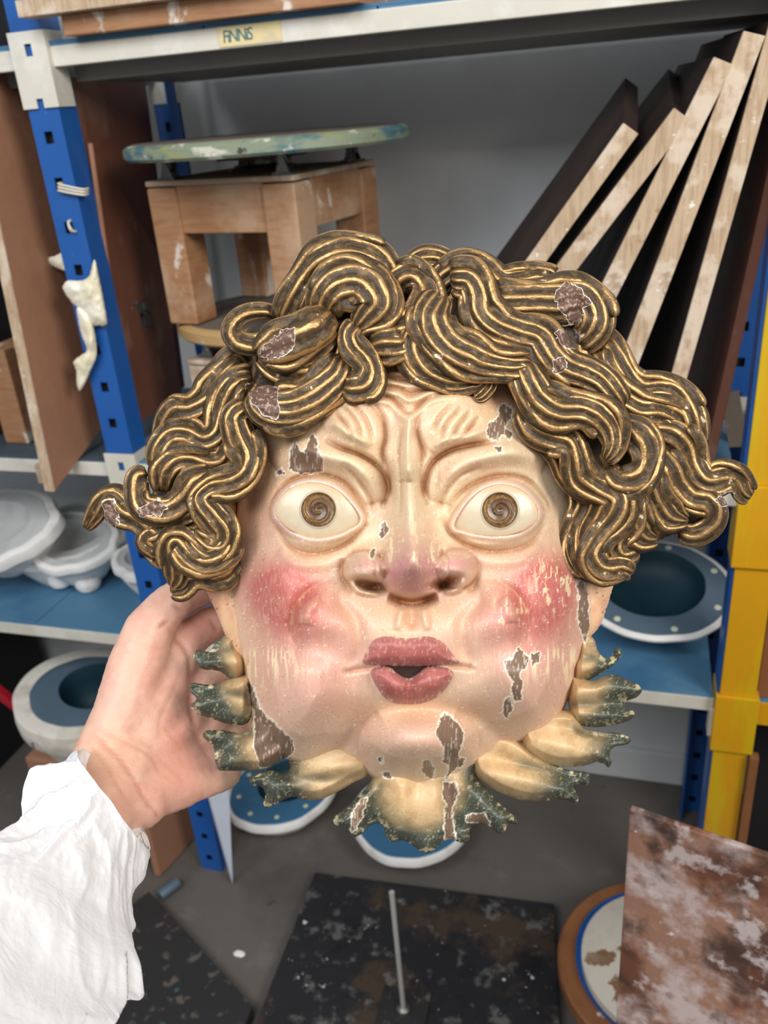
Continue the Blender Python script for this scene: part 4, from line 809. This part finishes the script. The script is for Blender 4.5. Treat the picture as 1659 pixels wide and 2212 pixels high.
mx3 = N(nt, 'ShaderNodeMix', data_type='RGBA'); rim_ = mth('MULTIPLY', mth('LESS_THAN', mth('ABSOLUTE', mth('SUBTRACT', mth('ADD', ab.outputs['Fac'], mth('MULTIPLY', mth('SUBTRACT', n3.outputs['Fac'], .5), .3)), .42)), .07), 1.0); lk(rim_, mx3.inputs[0]); lk(mx2.outputs[2], mx3.inputs[6]); mx3.inputs[7].default_value = L4((222, 212, 200))
lk(mx3.outputs[2], b.inputs['Base Color'])
gm = N(nt, 'ShaderNodeMapRange'); gm.inputs['From Min'].default_value = .24; gm.inputs['From Max'].default_value = .15; gm.inputs['To Min'].default_value = .15; gm.inputs['To Max'].default_value = .75; lk(tri2, gm.inputs[0]); lk(mth('MULTIPLY', gm.outputs[0], mth('SUBTRACT', 1.0, wb.outputs[0])), b.inputs['Metallic'])
b.inputs['Roughness'].default_value = .43; b.inputs['Specular IOR Level'].default_value = .25
bp = N(nt, 'ShaderNodeBump', Strength=.35, Distance=.0012); lk(mth('ADD', n2.outputs['Fac'], mth('MULTIPLY', tri_, 1.2)), bp.inputs['Height']); lk(bp.outputs[0], b.inputs['Normal'])
M['hair'] = m
BARE = [k1((850, 595), (880, 545), (960, 485), (1012, 470), (1000, 560), (960, 605), (880, 610)), k1((790, 735), (870, 710), (940, 745), (930, 800), (940, 890), (870, 862), (820, 805)),
 k2((765, 290), (800, 255), (850, 280), (905, 345), (870, 370), (860, 430), (820, 440), (770, 370), (750, 320)), k2((750, 475), (800, 440), (850, 470), (860, 510), (815, 545), (770, 515)), k2((1425, 1185), (1500, 1150), (1525, 1200), (1460, 1215)), k1((140, 1250), (200, 1240), (222, 1350), (185, 1372)), k1((300, 1290), (380, 1250), (440, 1270), (400, 1315), (320, 1320)), k2((740, 590), (790, 570), (800, 620), (745, 650))]
def lock(pts, wd, z, name='hair_lock', nst=4.0, tw=.3, th=.42, tip=(.35, .12), flute=.085, face=True, n=44, wmul=1.14):
    """a carved lock: centre line in the plane of the mask, width profile in px, height profile in mm"""
    pts = np.array(pts, float); L = catmull(pts, 4.0)
    for _ in range(2): L[1:-1] = (L[:-2]+2*L[1:-1]+L[2:])/4
    seg = np.r_[0, np.cumsum(np.linalg.norm(np.diff(L, axis=0), axis=1))]; s = seg/seg[-1]; m_ = len(L)
    wd = np.atleast_1d(wd)*wmul; nst = round(nst*1.55)*1.0; W_ = np.interp(s, np.linspace(0, 1, len(wd)), wd); z = np.atleast_1d(z); Zc = np.interp(s, np.linspace(0, 1, len(z)), z)/1000
    ends = np.ones(m_)
    t0, t1 = 14/seg[-1], 20/seg[-1]
    ends *= tip[0]+(1-tip[0])*np.sqrt(np.clip(1-(1-np.clip(s/t0, 0, 1))**2, 0, 1)); ends *= tip[1]+(1-tip[1])*np.sqrt(np.clip(1-(1-np.clip((1-s)/t1, 0, 1))**2, 0, 1))
    R_ = W_*ends/2; T = np.gradient(L, axis=0); T /= np.linalg.norm(T, axis=1)[:, None]+1e-9; Nn = np.stack([-T[:, 1], T[:, 0]], 1)
    if face:
        zf_ = ztop(L[:, 0], L[:, 1]); on = zf_ > .02; Zc = np.where(on, np.maximum(Zc, zf_+.002), Zc)
        for _ in range(6): Zc[1:-1] = (Zc[:-2]+2*Zc[1:-1]+Zc[2:])/4
    a = np.linspace(0, 2*math.pi, n, endpoint=False)
    ca = np.cos(a)[None]; sa = np.sin(a)[None]
    q = (a/math.pi)[None]*nst*.5+tw*s[:, None]*seg[-1]/100
    fq = np.abs((q % 1)-.5)*2; fl_ = 1+flute*(.5-fq**1.5)*np.clip(sa*3+.6, 0, 1)*.8
    off = R_[:, None]*ca*fl_; px = .000285*R_[:, None]*th*1.9*sa*fl_*np.where(sa < 0, .6, 1)
    und = .0012*np.sin(s*seg[-1]/23)[:, None]+(.45-fq**2)*.0016*np.clip(sa*2, 0, 1)*np.clip(W_/50, .4, 1.1)[:, None]*ends[:, None]
    U = L[:, 0][:, None]+Nn[:, 0][:, None]*off; V = L[:, 1][:, None]+Nn[:, 1][:, None]*off; HH = Zc[:, None]+px+und
    V3 = P(U, V, D0-HH).reshape(-1, 3); i = np.arange(m_-1)[:, None]; k = np.arange(n)[None]; k2_ = (k+1) % n
    Fc = np.stack([i*n+k, i*n+k2_, (i+1)*n+k2_, (i+1)*n+k], -1).reshape(-1, 4)
    c0 = V3[:n].mean(0); c1 = V3[-n:].mean(0); V3 = np.vstack([V3, c0, c1]); nv = m_*n
    kk = np.arange(n); caps = np.vstack([np.stack([np.full(n, nv), (kk+1) % n, kk, kk], 1), np.stack([np.full(n, nv+1), (m_-1)*n+kk, (m_-1)*n+(kk+1) % n, (m_-1)*n+(kk+1) % n], 1)])
    Uf, Vf = U.ravel(), V.ravel(); bare = np.zeros(len(Uf))
    for p in BARE:
        p = np.array(p)
        if Uf.min() > p[:, 0].max()+9 or Uf.max() < p[:, 0].min()-9 or Vf.min() > p[:, 1].max()+9 or Vf.max() < p[:, 1].min()-9: continue
        d, _, _ = sdist(Uf, Vf, p); bare = np.maximum(bare, sstep(-7, 7, d+(fbm(Uf/6, Vf/6, 3)-.5)*16))
    st_ = np.r_[q.ravel(), 0, 0]; cre = np.r_[np.clip(np.repeat(sa, m_, 0).ravel()*1.4-.3, 0, 1), 0, 0]
    faces = [tuple(f) for f in Fc.tolist()]+[tuple(f[:3]) for f in caps.tolist()]
    return mk(name, V3, faces, M['hair'], mask, smooth=True, attrs={'st': st_, 'bare': np.r_[bare, 0, 0], 'crest': cre})
# dark mass of hair under the locks
CAPS = [(470, 1230), (420, 1240), (380, 1200), (330, 1150), (300, 1120), (330, 1060), (360, 960), (390, 900), (450, 860), (520, 800), (520, 720), (590, 690), (650, 640), (680, 570), (760, 545), (830, 560), (880, 590), (940, 565), (1040, 590), (1160, 610), (1250, 640), (1280, 700), (1330, 770), (1400, 840), (1470, 850), (1500, 930), (1490, 980), (1530, 1050), (1510, 1130), (1440, 1160), (1390, 1190), (1350, 1230), (1290, 1240), (1255, 1200), (1235, 1100), (1215, 980), (1150, 860), (1110, 790), (1040, 800), (960, 790), (900, 720), (850, 700), (810, 770), (740, 800), (680, 850), (590, 880), (545, 950), (520, 1050), (512, 1150), (505, 1220)]
cp = catmull(CAPS, 8, True)
def capz(u, v, d):
    w_ = np.clip(d/40, 0, 1); return .014+.022*w_+.012*np.exp(-((v-720)/200)**2)*w_
o = relief('hair_mass', cp, capz, None, M['hair'], mask, step=5, back=.004)
n_ = len(o.data.vertices)
for nm in ('st', 'bare', 'crest'):
    at_ = o.data.attributes.new(nm, 'FLOAT', 'POINT'); co = np.zeros(n_*3); o.data.vertices.foreach_get('co', co); at_.data.foreach_set('value', (co.reshape(-1, 3)[:, 0]*60 if nm == 'st' else np.zeros(n_)))
LK = [
 # back rows first
 (k1((965, 445), (1000, 350), (1050, 260), (1110, 180), (1200, 130), (1290, 120), (1380, 150), (1440, 220), (1460, 290)), (48, 62, 66, 66, 62, 44), (40, 50, 56, 58, 54), dict(nst=5)),
 (k2((95, 250), (130, 190), (180, 155), (250, 150), (320, 190)), (34, 50, 44), (36, 44, 40), dict(nst=6)),
 (k2((230, 300), (280, 230), (360, 190), (450, 200), (520, 250), (600, 240), (680, 220), (755, 235)), (50, 60, 58, 56, 50, 46), (44, 46, 44, 42, 40), dict(nst=5)),
 (k2((440, 320), (500, 350), (590, 345), (700, 335), (780, 330), (850, 310), (900, 345), (925, 410), (900, 480), (840, 530)), (70, 84, 88, 84, 80, 76, 60), (44, 50, 50, 50, 48, 40), dict(nst=7)),
 (k2((930, 490), (985, 570), (1045, 660), (1120, 720), (1210, 715), (1275, 735), (1330, 820), (1360, 900), (1355, 960)), (56, 70, 66, 60, 66, 62, 34), (34, 38, 36, 34, 28), dict(nst=6)),
 (k2((905, 560), (950, 660), (1020, 750), (1110, 800), (1200, 800), (1280, 830), (1320, 900), (1330, 960)), (60, 70, 66, 62, 56, 30), (42, 44, 40, 36, 28), dict(nst=6)),
 (k2((1150, 900), (1240, 900), (1310, 950), (1350, 1040), (1400, 1100), (1470, 1085), (1530, 1090), (1565, 1150), (1590, 1170)), (56, 62, 62, 60, 56, 52, 34), (34, 36, 32, 30, 26, 20), dict(nst=5, tip=(.4, .5))),
 (k2((1160, 985), (1225, 1050), (1270, 1130), (1330, 1185), (1400, 1195), (1435, 1240), (1410, 1300), (1340, 1335), (1275, 1320)), (50, 56, 56, 52, 50, 50, 44), (40, 40, 36, 32, 28, 24), dict(nst=4)),
 (k2((1140, 1040), (1160, 1120), (1200, 1200), (1250, 1260), (1320, 1275)), (54, 62, 62, 56, 20), (44, 44, 40, 36), dict(nst=6)),
 (k2((1110, 1120), (1085, 1200), (1095, 1290), (1140, 1345), (1190, 1350)), (50, 60, 66, 60, 30), (42, 44, 40, 34), dict(nst=6)),
 (k2((1040, 1130), (1065, 1210), (1060, 1300), (1020, 1370), (1040, 1420), (1110, 1400)), (44, 56, 56, 54, 40), (44, 44, 40, 34), dict(nst=5)),
 (k2((850, 1120), (880, 1200), (850, 1280), (835, 1360), (860, 1450), (930, 1490), (1010, 1500)), (44, 54, 56, 56, 56, 52, 30), (30, 34, 34, 34, 30), dict(nst=5, face=False)),
 (k2((690, 930), (770, 1000), (810, 1080), (880, 1140), (950, 1170), (940, 1250), (900, 1330), (890, 1420)), (44, 54, 56, 56, 54, 40), (48, 46, 42, 38), dict(nst=5)),
 (k2((600, 800), (650, 880), (730, 920), (810, 940), (840, 1010), (870, 1090), (950, 1140), (1020, 1180), (1010, 1260), (950, 1340), (915, 1420), (960, 1480), (1040, 1470), (1090, 1490)), (46, 62, 62, 60, 60, 62, 60, 60, 58, 44), (60, 58, 54, 50, 48, 46, 42, 38), dict(nst=5)),
 (k2((1030, 860), (1100, 900), (1145, 970), (1140, 1060), (1080, 1110), (1010, 1105), (970, 1050)), (44, 60, 62, 60, 54, 44), (50, 54, 54, 52, 50), dict(nst=4)),
 # right crown
 (k2((300, 240), (380, 240), (420, 300), (440, 380), (510, 440), (600, 470), (680, 490), (730, 560), (800, 620), (890, 650), (960, 690), (1040, 790)), (60, 76, 80, 74, 72, 74, 74, 70, 66, 56), (56, 60, 62, 62, 60, 56, 50), dict(nst=7)),
 (k2((600, 610), (640, 690), (690, 760), (770, 800), (860, 800), (940, 830), (990, 890), (1000, 960), (965, 1020)), (58, 76, 80, 78, 74, 70, 54, 30), (66, 66, 64, 62, 60), dict(nst=7)),
 (k2((170, 440), (140, 520), (170, 600), (240, 650), (320, 675), (400, 665), (455, 655), (470, 690), (440, 735), (405, 755)), (50, 62, 66, 60, 46, 38, 34, 28), (66, 68, 68, 66, 64), dict(nst=6)),
 (k2((260, 300), (220, 380), (235, 460), (300, 530), (380, 570), (470, 600), (560, 610), (650, 600)), (60, 84, 92, 88, 80, 66, 44), (66, 70, 72, 72, 70, 66), dict(nst=8)),
 # left crown
 (k1((945, 410), (880, 395), (800, 405), (745, 440), (725, 490), (760, 535), (830, 545), (910, 515), (980, 470)), (24, 34, 38, 40, 44, 46, 44, 36), (36, 42, 48, 52, 50), dict(nst=3)),
 (k1((1130, 420), (1150, 350), (1200, 290), (1280, 265), (1350, 300), (1375, 370), (1330, 430), (1280, 480)), (60, 90, 100, 104, 98, 76, 44), (56, 62, 66, 68, 68), dict(nst=8)),
 (k1((1440, 330), (1470, 260), (1530, 225), (1590, 260), (1610, 330), (1580, 400), (1500, 450), (1410, 490), (1350, 540)), (40, 52, 56, 58, 60, 62, 60, 50), (54, 60, 64, 66, 66, 64), dict(nst=4)),
 (k1((1350, 560), (1410, 545), (1480, 535), (1540, 500)), (56, 72, 74, 56), (64, 68, 68, 62), dict(nst=6)),
 (k1((1440, 300), (1420, 350), (1380, 420), (1330, 470)), (24, 40, 50, 40), (48, 50, 50), dict(nst=3)),
 (k1((1290, 450), (1255, 500), (1275, 560), (1325, 610), (1350, 670), (1330, 730), (1270, 750), (1225, 745)), (44, 46, 46, 54, 60, 62, 54), (66, 68, 70, 70, 70), dict(nst=5)),
 (k1((1215, 440), (1235, 540), (1225, 640), (1180, 740), (1100, 810), (1020, 850)), (40, 60, 70, 70, 60, 30), (52, 56, 58, 60), dict(nst=5)),
 (k1((790, 650), (740, 620), (700, 660), (650, 730), (620, 790), (540, 840), (470, 850), (430, 920), (415, 1000)), (34, 56, 62, 62, 62, 60, 52, 40), (34, 40, 42, 40, 36, 30), dict(nst=6)),
 (k1((820, 690), (760, 700), (710, 760), (680, 850), (660, 940), (600, 980), (520, 950), (450, 960), (405, 1030), (400, 1110)), (40, 54, 58, 58, 58, 60, 62, 58, 44), (44, 48, 46, 44, 40, 36, 34), dict(nst=6)),
 (k1((700, 960), (690, 1050), (630, 1080), (550, 1060), (480, 1070), (430, 1130), (420, 1210)), (40, 56, 60, 62, 60, 56, 40), (42, 44, 40, 38, 34), dict(nst=6)),
 (k1((640, 1120), (560, 1160), (520, 1230), (450, 1290), (380, 1300), (320, 1270), (300, 1200), (305, 1140), (350, 1130)), (40, 52, 56, 56, 54, 52, 48, 40), (44, 46, 44, 42, 40, 36), dict(nst=4)),
 (k1((460, 1400), (390, 1370), (310, 1320), (240, 1290), (190, 1240), (145, 1260), (115, 1320), (78, 1378)), (60, 64, 60, 60, 56, 46, 34, 20), (30, 30, 28, 26, 24, 20), dict(nst=5, tip=(.4, .5))),
 (k1((640, 1270), (540, 1290), (460, 1330), (400, 1400), (350, 1430), (420, 1480)), (44, 52, 54, 52, 44), (40, 38, 34, 28), dict(nst=5)),
 (k1((560, 1430), (480, 1460), (400, 1480), (350, 1450)), (50, 54, 50, 34), (24, 24, 22), dict(nst=5)),
 (k1((740, 1490), (680, 1560), (600, 1570), (530, 1590), (480, 1640), (450, 1650)), (56, 66, 62, 54, 34), (28, 30, 28, 24), dict(nst=5, face=False)),
 (k1((720, 1420), (680, 1490), (600, 1520), (530, 1480), (480, 1430), (455, 1450), (475, 1540), (480, 1600), (460, 1640)), (50, 62, 66, 64, 60, 56, 56, 52, 40), (44, 44, 42, 38, 34, 30), dict(nst=6)),
 (k1((800, 820), (740, 870), (760, 960), (800, 1040), (790, 1120), (720, 1170), (640, 1190), (590, 1240), (640, 1310), (700, 1380), (690, 1450), (620, 1460), (540, 1400)), (44, 58, 66, 66, 62, 58, 54, 56, 58, 60, 56, 40), (54, 54, 52, 50, 48, 46, 42), dict(nst=6)),
 (k1((1150, 620), (1080, 640), (990, 650), (910, 640), (850, 600)), (40, 70, 72, 60, 30), (54, 58, 58, 54), dict(nst=5)),
 (k1((1235, 600), (1190, 690), (1110, 770), (1020, 820), (930, 835), (870, 810), (825, 750)), (60, 84, 92, 94, 92, 86, 60), (60, 62, 64, 64, 62, 60), dict(nst=9)),
 (k1((1170, 400), (1110, 460), (1020, 520), (940, 565), (880, 590), (850, 610)), (50, 84, 90, 88, 76, 50), (64, 68, 68, 66, 62), dict(nst=4, th=.5)),
 (k1((1180, 450), (1130, 530), (1050, 590), (960, 620), (900, 625)), (40, 58, 60, 50, 30), (62, 64, 64, 60), dict(nst=5)),
]
for i_, (pts, wd, zz, kw) in enumerate(LK):
    lock(pts, wd, zz, **kw)
    Lc = catmull(pts, 24.0); Tn = np.gradient(Lc, axis=0); Tn /= np.linalg.norm(Tn, axis=1)[:, None]; Nr = np.stack([-Tn[:, 1], Tn[:, 0]], 1); m_ = len(Lc)
    wv_ = np.interp(np.linspace(0, 1, m_), np.linspace(0, 1, len(wd)), wd); zv = np.interp(np.linspace(0, 1, m_), np.linspace(0, 1, len(zz)), zz)
    if wv_.max() < 52 or m_ < 5: continue
    for sd_, fr_ in ((1, .44), (-1, .44)) if wv_.max() > 60 else ((1 if i_ % 2 else -1, .42),):
        a_, b_ = (0, int(m_*.8)) if rs.rand() < .5 else (int(m_*.18), m_)
        ks = np.arange(m_)[a_:b_]
        if len(ks) < 4: continue
        of = sd_*fr_*wv_*(1+.16*np.sin(np.arange(m_)*1.1+i_*1.7)); pp = (Lc+Nr*of[:, None])[ks]
        lock(pp, tuple(np.clip(wv_[ks]*.44, 14, 34)*(1 if True else 1)), tuple(zv[ks]+2.2+.8*rs.rand()), name='hair_strand', nst=2.0, th=.6, tip=(.2, .12), face=kw.get('face', True), n=20, tw=.5, wmul=1.0)

# ================================================================ THE PERSON: hand, forearm, sleeve
person = empty('person', tuple(P(150, 1900, .50)), 'person in crumpled white protective suit, left hand and sleeve only, holding the carved mask', 'person')
def balls(ch, rs_=.22):
    """chain of (u, v, depth, radius px) -> list of world centres and radii, densely interpolated"""
    out = []
    for a, b in zip(ch[:-1], ch[1:]):
        a = np.array(a, float); b = np.array(b, float); pa, pb = P(a[0], a[1], a[2]), P(b[0], b[1], b[2]); ra, rb = a[3]*a[2]/F, b[3]*b[2]/F
        m_ = max(2, int(np.linalg.norm(pa-pb)/(min(ra, rb)*rs_))+1)
        for t in np.linspace(0, 1, m_): out.append((pa*(1-t)+pb*t, ra*(1-t)+rb*t))
    return out
CH = [
 # forearm and wrist
 [(60, 1990, .47, 105), (150, 1850, .50, 96), (215, 1745, .535, 88)], [(215, 1745, .535, 88), (262, 1660, .560, 84)],
 [(228, 1722, .54, 80), (215, 1640, .556, 62)], [(228, 1722, .54, 80), (300, 1730, .552, 66)],
 # palm, metacarpals fanned from the wrist
 [(215, 1640, .556, 62), (262, 1540, .570, 62), (292, 1440, .580, 62), (312, 1385, .586, 56)],
 [(250, 1660, .560, 70), (320, 1560, .585, 66), (360, 1470, .600, 58), (385, 1420, .607, 50)],
 [(262, 1660, .560, 76), (345, 1600, .590, 70), (400, 1540, .608, 58), (430, 1480, .616, 48)],
 [(280, 1680, .560, 74), (370, 1650, .592, 66), (430, 1600, .612, 54), (470, 1540, .622, 46)],
 [(300, 1715, .556, 66), (390, 1690, .585, 58), (440, 1660, .604, 56), (470, 1640, .615, 50), (500, 1590, .626, 44)],
 [(262, 1540, .570, 62), (330, 1520, .588, 62), (385, 1560, .602, 56)], [(300, 1640, .574, 66), (300, 1500, .582, 58)],
 # thumb, running up behind the curls
 [(300, 1425, .583, 62), (322, 1360, .590, 55), (358, 1312, .598, 46), (400, 1282, .606, 42), (450, 1262, .614, 40), (495, 1252, .620, 35)],
 # index finger
 [(385, 1420, .607, 50), (400, 1385, .614, 46), (440, 1355, .622, 42), (490, 1332, .628, 39), (540, 1316, .628, 36), (580, 1308, .622, 31)],
 # middle, ring, little finger behind the mask
 [(430, 1480, .618, 44), (480, 1440, .630, 42), (545, 1412, .636, 40), (610, 1398, .632, 37), (655, 1392, .624, 31)],
 [(470, 1540, .624, 42), (520, 1505, .634, 40), (580, 1486, .638, 38), (640, 1476, .632, 35), (680, 1472, .624, 30)],
 [(490, 1610, .625, 40), (530, 1585, .634, 36), (580, 1572, .636, 33), (625, 1566, .630, 30), (655, 1562, .624, 26)],
 # heel of the hand, lower right, behind the lowest leaf
 [(395, 1690, .588, 52), (450, 1678, .600, 44), (486, 1672, .612, 36), (492, 1640, .618, 36)],
]
ico = bmesh.new(); bmesh.ops.create_icosphere(ico, subdivisions=2, radius=1.0); iv = np.array([v.co[:] for v in ico.verts]); iff = np.array([[v.index for v in f.verts] for f in ico.faces]); ico.free()
Vs, Fs, k = [], [], 0
for ch in CH:
    for c_, r_ in balls(ch): Vs.append(c_+iv*r_); Fs.append(iff+k*len(iv)); k += 1
hv = np.vstack(Vs); hf_ = np.vstack(Fs)
tmp = mk('hand_tmp', hv, hf_, M['latex'])
rm = tmp.modifiers.new('r', 'REMESH'); rm.mode = 'VOXEL'; rm.voxel_size = .0021; rm.use_smooth_shade = True
sm = tmp.modifiers.new('s', 'SMOOTH'); sm.iterations = 14; sm.factor = .5
dg = bpy.context.evaluated_depsgraph_get(); hm = bpy.data.meshes.new_from_object(tmp.evaluated_get(dg)); tw_ = np.array(tmp.location); bpy.data.objects.remove(tmp)
nV = len(hm.vertices); co = np.zeros(nV*3); hm.vertices.foreach_get('co', co); co = co.reshape(-1, 3)+tw_
no = np.zeros(nV*3); hm.vertices.foreach_get('normal', no); no = no.reshape(-1, 3)
rel = co-CAM; dz = rel@FWD; HU = CX+F*(rel@RT)/dz; HV = CY-F*(rel@UP)/dz; front = np.clip(-(no@FWD)*1.5, 0, 1)
cre = np.zeros(nV); fine = np.zeros(nV)
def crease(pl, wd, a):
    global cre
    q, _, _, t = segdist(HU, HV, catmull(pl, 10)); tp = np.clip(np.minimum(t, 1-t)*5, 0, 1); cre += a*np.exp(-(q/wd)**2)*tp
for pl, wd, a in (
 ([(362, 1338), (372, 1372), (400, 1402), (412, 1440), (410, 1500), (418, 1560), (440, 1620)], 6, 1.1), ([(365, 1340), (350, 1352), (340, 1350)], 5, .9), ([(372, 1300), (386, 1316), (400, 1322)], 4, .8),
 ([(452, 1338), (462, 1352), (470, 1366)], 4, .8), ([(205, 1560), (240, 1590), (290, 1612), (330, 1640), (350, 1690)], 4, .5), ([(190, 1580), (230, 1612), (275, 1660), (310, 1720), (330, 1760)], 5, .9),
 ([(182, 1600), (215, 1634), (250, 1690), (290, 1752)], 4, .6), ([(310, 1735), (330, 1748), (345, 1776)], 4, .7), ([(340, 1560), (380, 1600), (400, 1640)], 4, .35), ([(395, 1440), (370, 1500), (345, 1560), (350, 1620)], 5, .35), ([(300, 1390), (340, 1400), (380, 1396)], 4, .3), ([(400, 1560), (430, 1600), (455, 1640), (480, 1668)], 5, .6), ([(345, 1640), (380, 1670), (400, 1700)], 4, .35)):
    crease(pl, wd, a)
fine = (fbm(HU/10+3, HV/6, 4)-.5)+(fbm((HU+HV)/34, (HU-HV)/5, 3)-.5)*.8
co = co-no*(cre*.0015*front+0)[:, None]+no*(fine*.0007)[:, None]
c = np.ones((nV, 3))*lin((216, 172, 150)); c = mixc(c, sstep(.42, .64, fbm(HU/38, HV/38, 4))*.5, (208, 150, 132)); c = mixc(c, sstep(.5, .7, fbm(HU/30+50, HV/30, 4))*.45, (224, 184, 158))
c = mixc(c, np.clip(.4*g2(HU, HV, 400, 1680, 60, 60)+.3*g2(HU, HV, 310, 1440, 50, 50)+.6*g2(HU, HV, 440, 1350, 40, 30)+.4*g2(HU, HV, 390, 1590, 30, 70), 0, .7), (212, 136, 118)); c = mixc(c, g2(HU, HV, 260, 1520, 50, 60)*.4, (212, 168, 150)); c = mixc(c, g2(HU, HV, 215, 1640, 50, 50)*.4, (205, 160, 120))
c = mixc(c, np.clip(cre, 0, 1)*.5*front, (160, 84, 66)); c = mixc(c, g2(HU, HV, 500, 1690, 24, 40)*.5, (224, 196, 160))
hm.vertices.foreach_set('co', (co-wloc(person)).ravel())
ca_ = hm.color_attributes.new('Col', 'FLOAT_COLOR', 'POINT'); cc4 = np.ones((nV, 4)); cc4[:, :3] = c; ca_.data.foreach_set('color', cc4.ravel())
M['skin'] = vcol('skin', rough=.48, bump=.25, bscale=700, sss=.06, var=.05, spec=.4)
hm.materials.clear(); hm.materials.append(M['skin']); hm.name = 'hand'; hm.update()
ho = bpy.data.objects.new('left_hand', hm); COL.objects.link(ho); ho.parent = person
# sleeve: rings along the arm, (mid u, v, depth, half width px, bulge towards hand)
LR = np.array([(150, 1624, 306, 1838, .520, 56), (122, 1630, 320, 1872, .512, 46), (76, 1652, 326, 1940, .498, 32), (30, 1690, 318, 1998, .480, 22), (-12, 1735, 324, 2060, .460, 14), (-64, 1790, 306, 2134, .438, 8), (-126, 1850, 264, 2192, .410, 4), (-210, 1930, 190, 2290, .375, 0), (-330, 2040, 90, 2410, .335, 0)], float)
tt = np.linspace(0, len(LR)-1, 200); RGi = np.stack([np.interp(tt, np.arange(len(LR)), LR[:, j]) for j in range(6)], 1)
for _ in range(14): RGi[1:-1] = (RGi[:-2]+2*RGi[1:-1]+RGi[2:])/4
nS = 260; ang = np.linspace(0, 2*math.pi, nS, endpoint=False)
PL_ = P(RGi[:, 0], RGi[:, 1], RGi[:, 4]); PR_ = P(RGi[:, 2], RGi[:, 3], RGi[:, 4]); ctr = (PL_+PR_)/2; side = PR_-PL_; hw = np.linalg.norm(side, axis=1)/2; side /= (2*hw)[:, None]
upv = -FWD[None]-side*(-(side@FWD))[:, None]; upv = upv/np.linalg.norm(upv, axis=1)[:, None]; tan = np.cross(side, upv); tan *= np.sign(np.sum(tan*(ctr[-1]-ctr[0])[None], 1))[:, None]
RGi = np.concatenate([RGi, RGi[:, 4:5]], 1); RGi[:, 4] = RGi[:, 5]; RGi[:, 2] = RGi[:, 6]
A_, S_ = np.meshgrid(ang, np.linspace(0, 1, 200)); x1 = np.cos(A_)*2.2+10; y1 = S_*9
def ridged(x, y, o=4):
    s = 0; a = 1
    for k in range(o): s = s+a*(1-np.abs(2*vn(x*2**k+13*k, y*2**k+7*k)-1))**2; a *= .5
    return s/1.9
uA = np.cos(A_); vA = np.sin(A_)
wq_ = fbm(uA*1.5+4, S_*3+vA*1.5, 3)*2.2
d1 = ridged(uA*.9+wq_*.5+3, S_*2.6+vA*.9+wq_*.6, 2); d2 = ridged(uA*2.4+wq_+9, S_*6-uA*2+vA*2.2+wq_, 3); d3 = fbm(uA*12+40, S_*50+vA*12, 3)
edge_ = np.exp(-S_/.02)
disp = ((d1-.6)*.027+(d2-.5)*.007+(d3-.5)*.0005)*(1-.75*edge_)*np.clip(.12+S_*4, 0, 1)
cuffw = .004*np.sin(A_*3+1)+.003*np.sin(A_*5+2)+.0015*np.sin(A_*11)
rad = hw[:, None]+disp+cuffw*.35*np.exp(-S_/.08)
fl_ = .80
SV = ctr[:, None]+side[:, None]*(np.cos(A_)*rad)[..., None]+upv[:, None]*(np.sin(A_)*rad*fl_)[..., None]-tan[:, None]*((RGi[:, 4]*RGi[:, 2]/F)[:, None]*np.where(np.sin(A_) > 0, .35+.65*np.sin(np.abs(A_))**1.3, .35*(1+np.sin(A_))**1.5))[..., None]
# gathered cuff: folds run along the arm near the opening
cI_ = SV[:26].mean(1)[::-1][:, None]; inner = SV[:26][::-1]+(cI_-SV[:26][::-1])*.022
SVa = np.vstack([inner.reshape(-1, 3), SV.reshape(-1, 3)]); nr = 226
i = np.arange(nr-1)[:, None]; k = np.arange(nS)[None]; k2_ = (k+1) % nS
SF = np.stack([i*nS+k, (i+1)*nS+k, (i+1)*nS+k2_, i*nS+k2_], -1).reshape(-1, 4)
m, nt, b = newmat('white_protective_fabric'); lk = nt.links.new
tc = N(nt, 'ShaderNodeTexCoord'); v1 = N(nt, 'ShaderNodeTexVoronoi', feature='DISTANCE_TO_EDGE', Scale=60.0); nn = N(nt, 'ShaderNodeTexNoise', Scale=28.0, Detail=6.0, Distortion=1.2); n3_ = N(nt, 'ShaderNodeTexNoise', Scale=260.0, Detail=3.0); wv = N(nt, 'ShaderNodeTexNoise', Scale=46.0, Detail=3.0)
for n in (nn, n3_, wv): lk(tc.outputs['Object'], n.inputs['Vector'])
ad = N(nt, 'ShaderNodeMath', operation='ADD'); lk(nn.outputs['Fac'], ad.inputs[0]); ml = N(nt, 'ShaderNodeMath', operation='MULTIPLY'); ml.inputs[1].default_value = .12; lk(n3_.outputs['Fac'], ml.inputs[0]); lk(ml.outputs[0], ad.inputs[1])
bp = N(nt, 'ShaderNodeBump', Strength=.5, Distance=.004); lk(ad.outputs[0], bp.inputs['Height']); lk(bp.outputs[0], b.inputs['Normal'])
mr = N(nt, 'ShaderNodeMapRange'); mr.inputs['From Min'].default_value = .73; mr.inputs['From Max'].default_value = .76; mr.inputs['To Max'].default_value = .5; lk(wv.outputs['Fac'], mr.inputs[0])
mx = N(nt, 'ShaderNodeMix', data_type='RGBA'); mx.inputs[6].default_value = (.74, .74, .75, 1); mx.inputs[7].default_value = L4((150, 110, 120)); lk(mr.outputs[0], mx.inputs[0]); lk(mx.outputs[2], b.inputs['Base Color'])
b.inputs['Roughness'].default_value = .45; b.inputs['Sheen Weight'].default_value = .1
M['suit'] = m
mk('sleeve', SVa, SF, M['suit'], person, smooth=True)
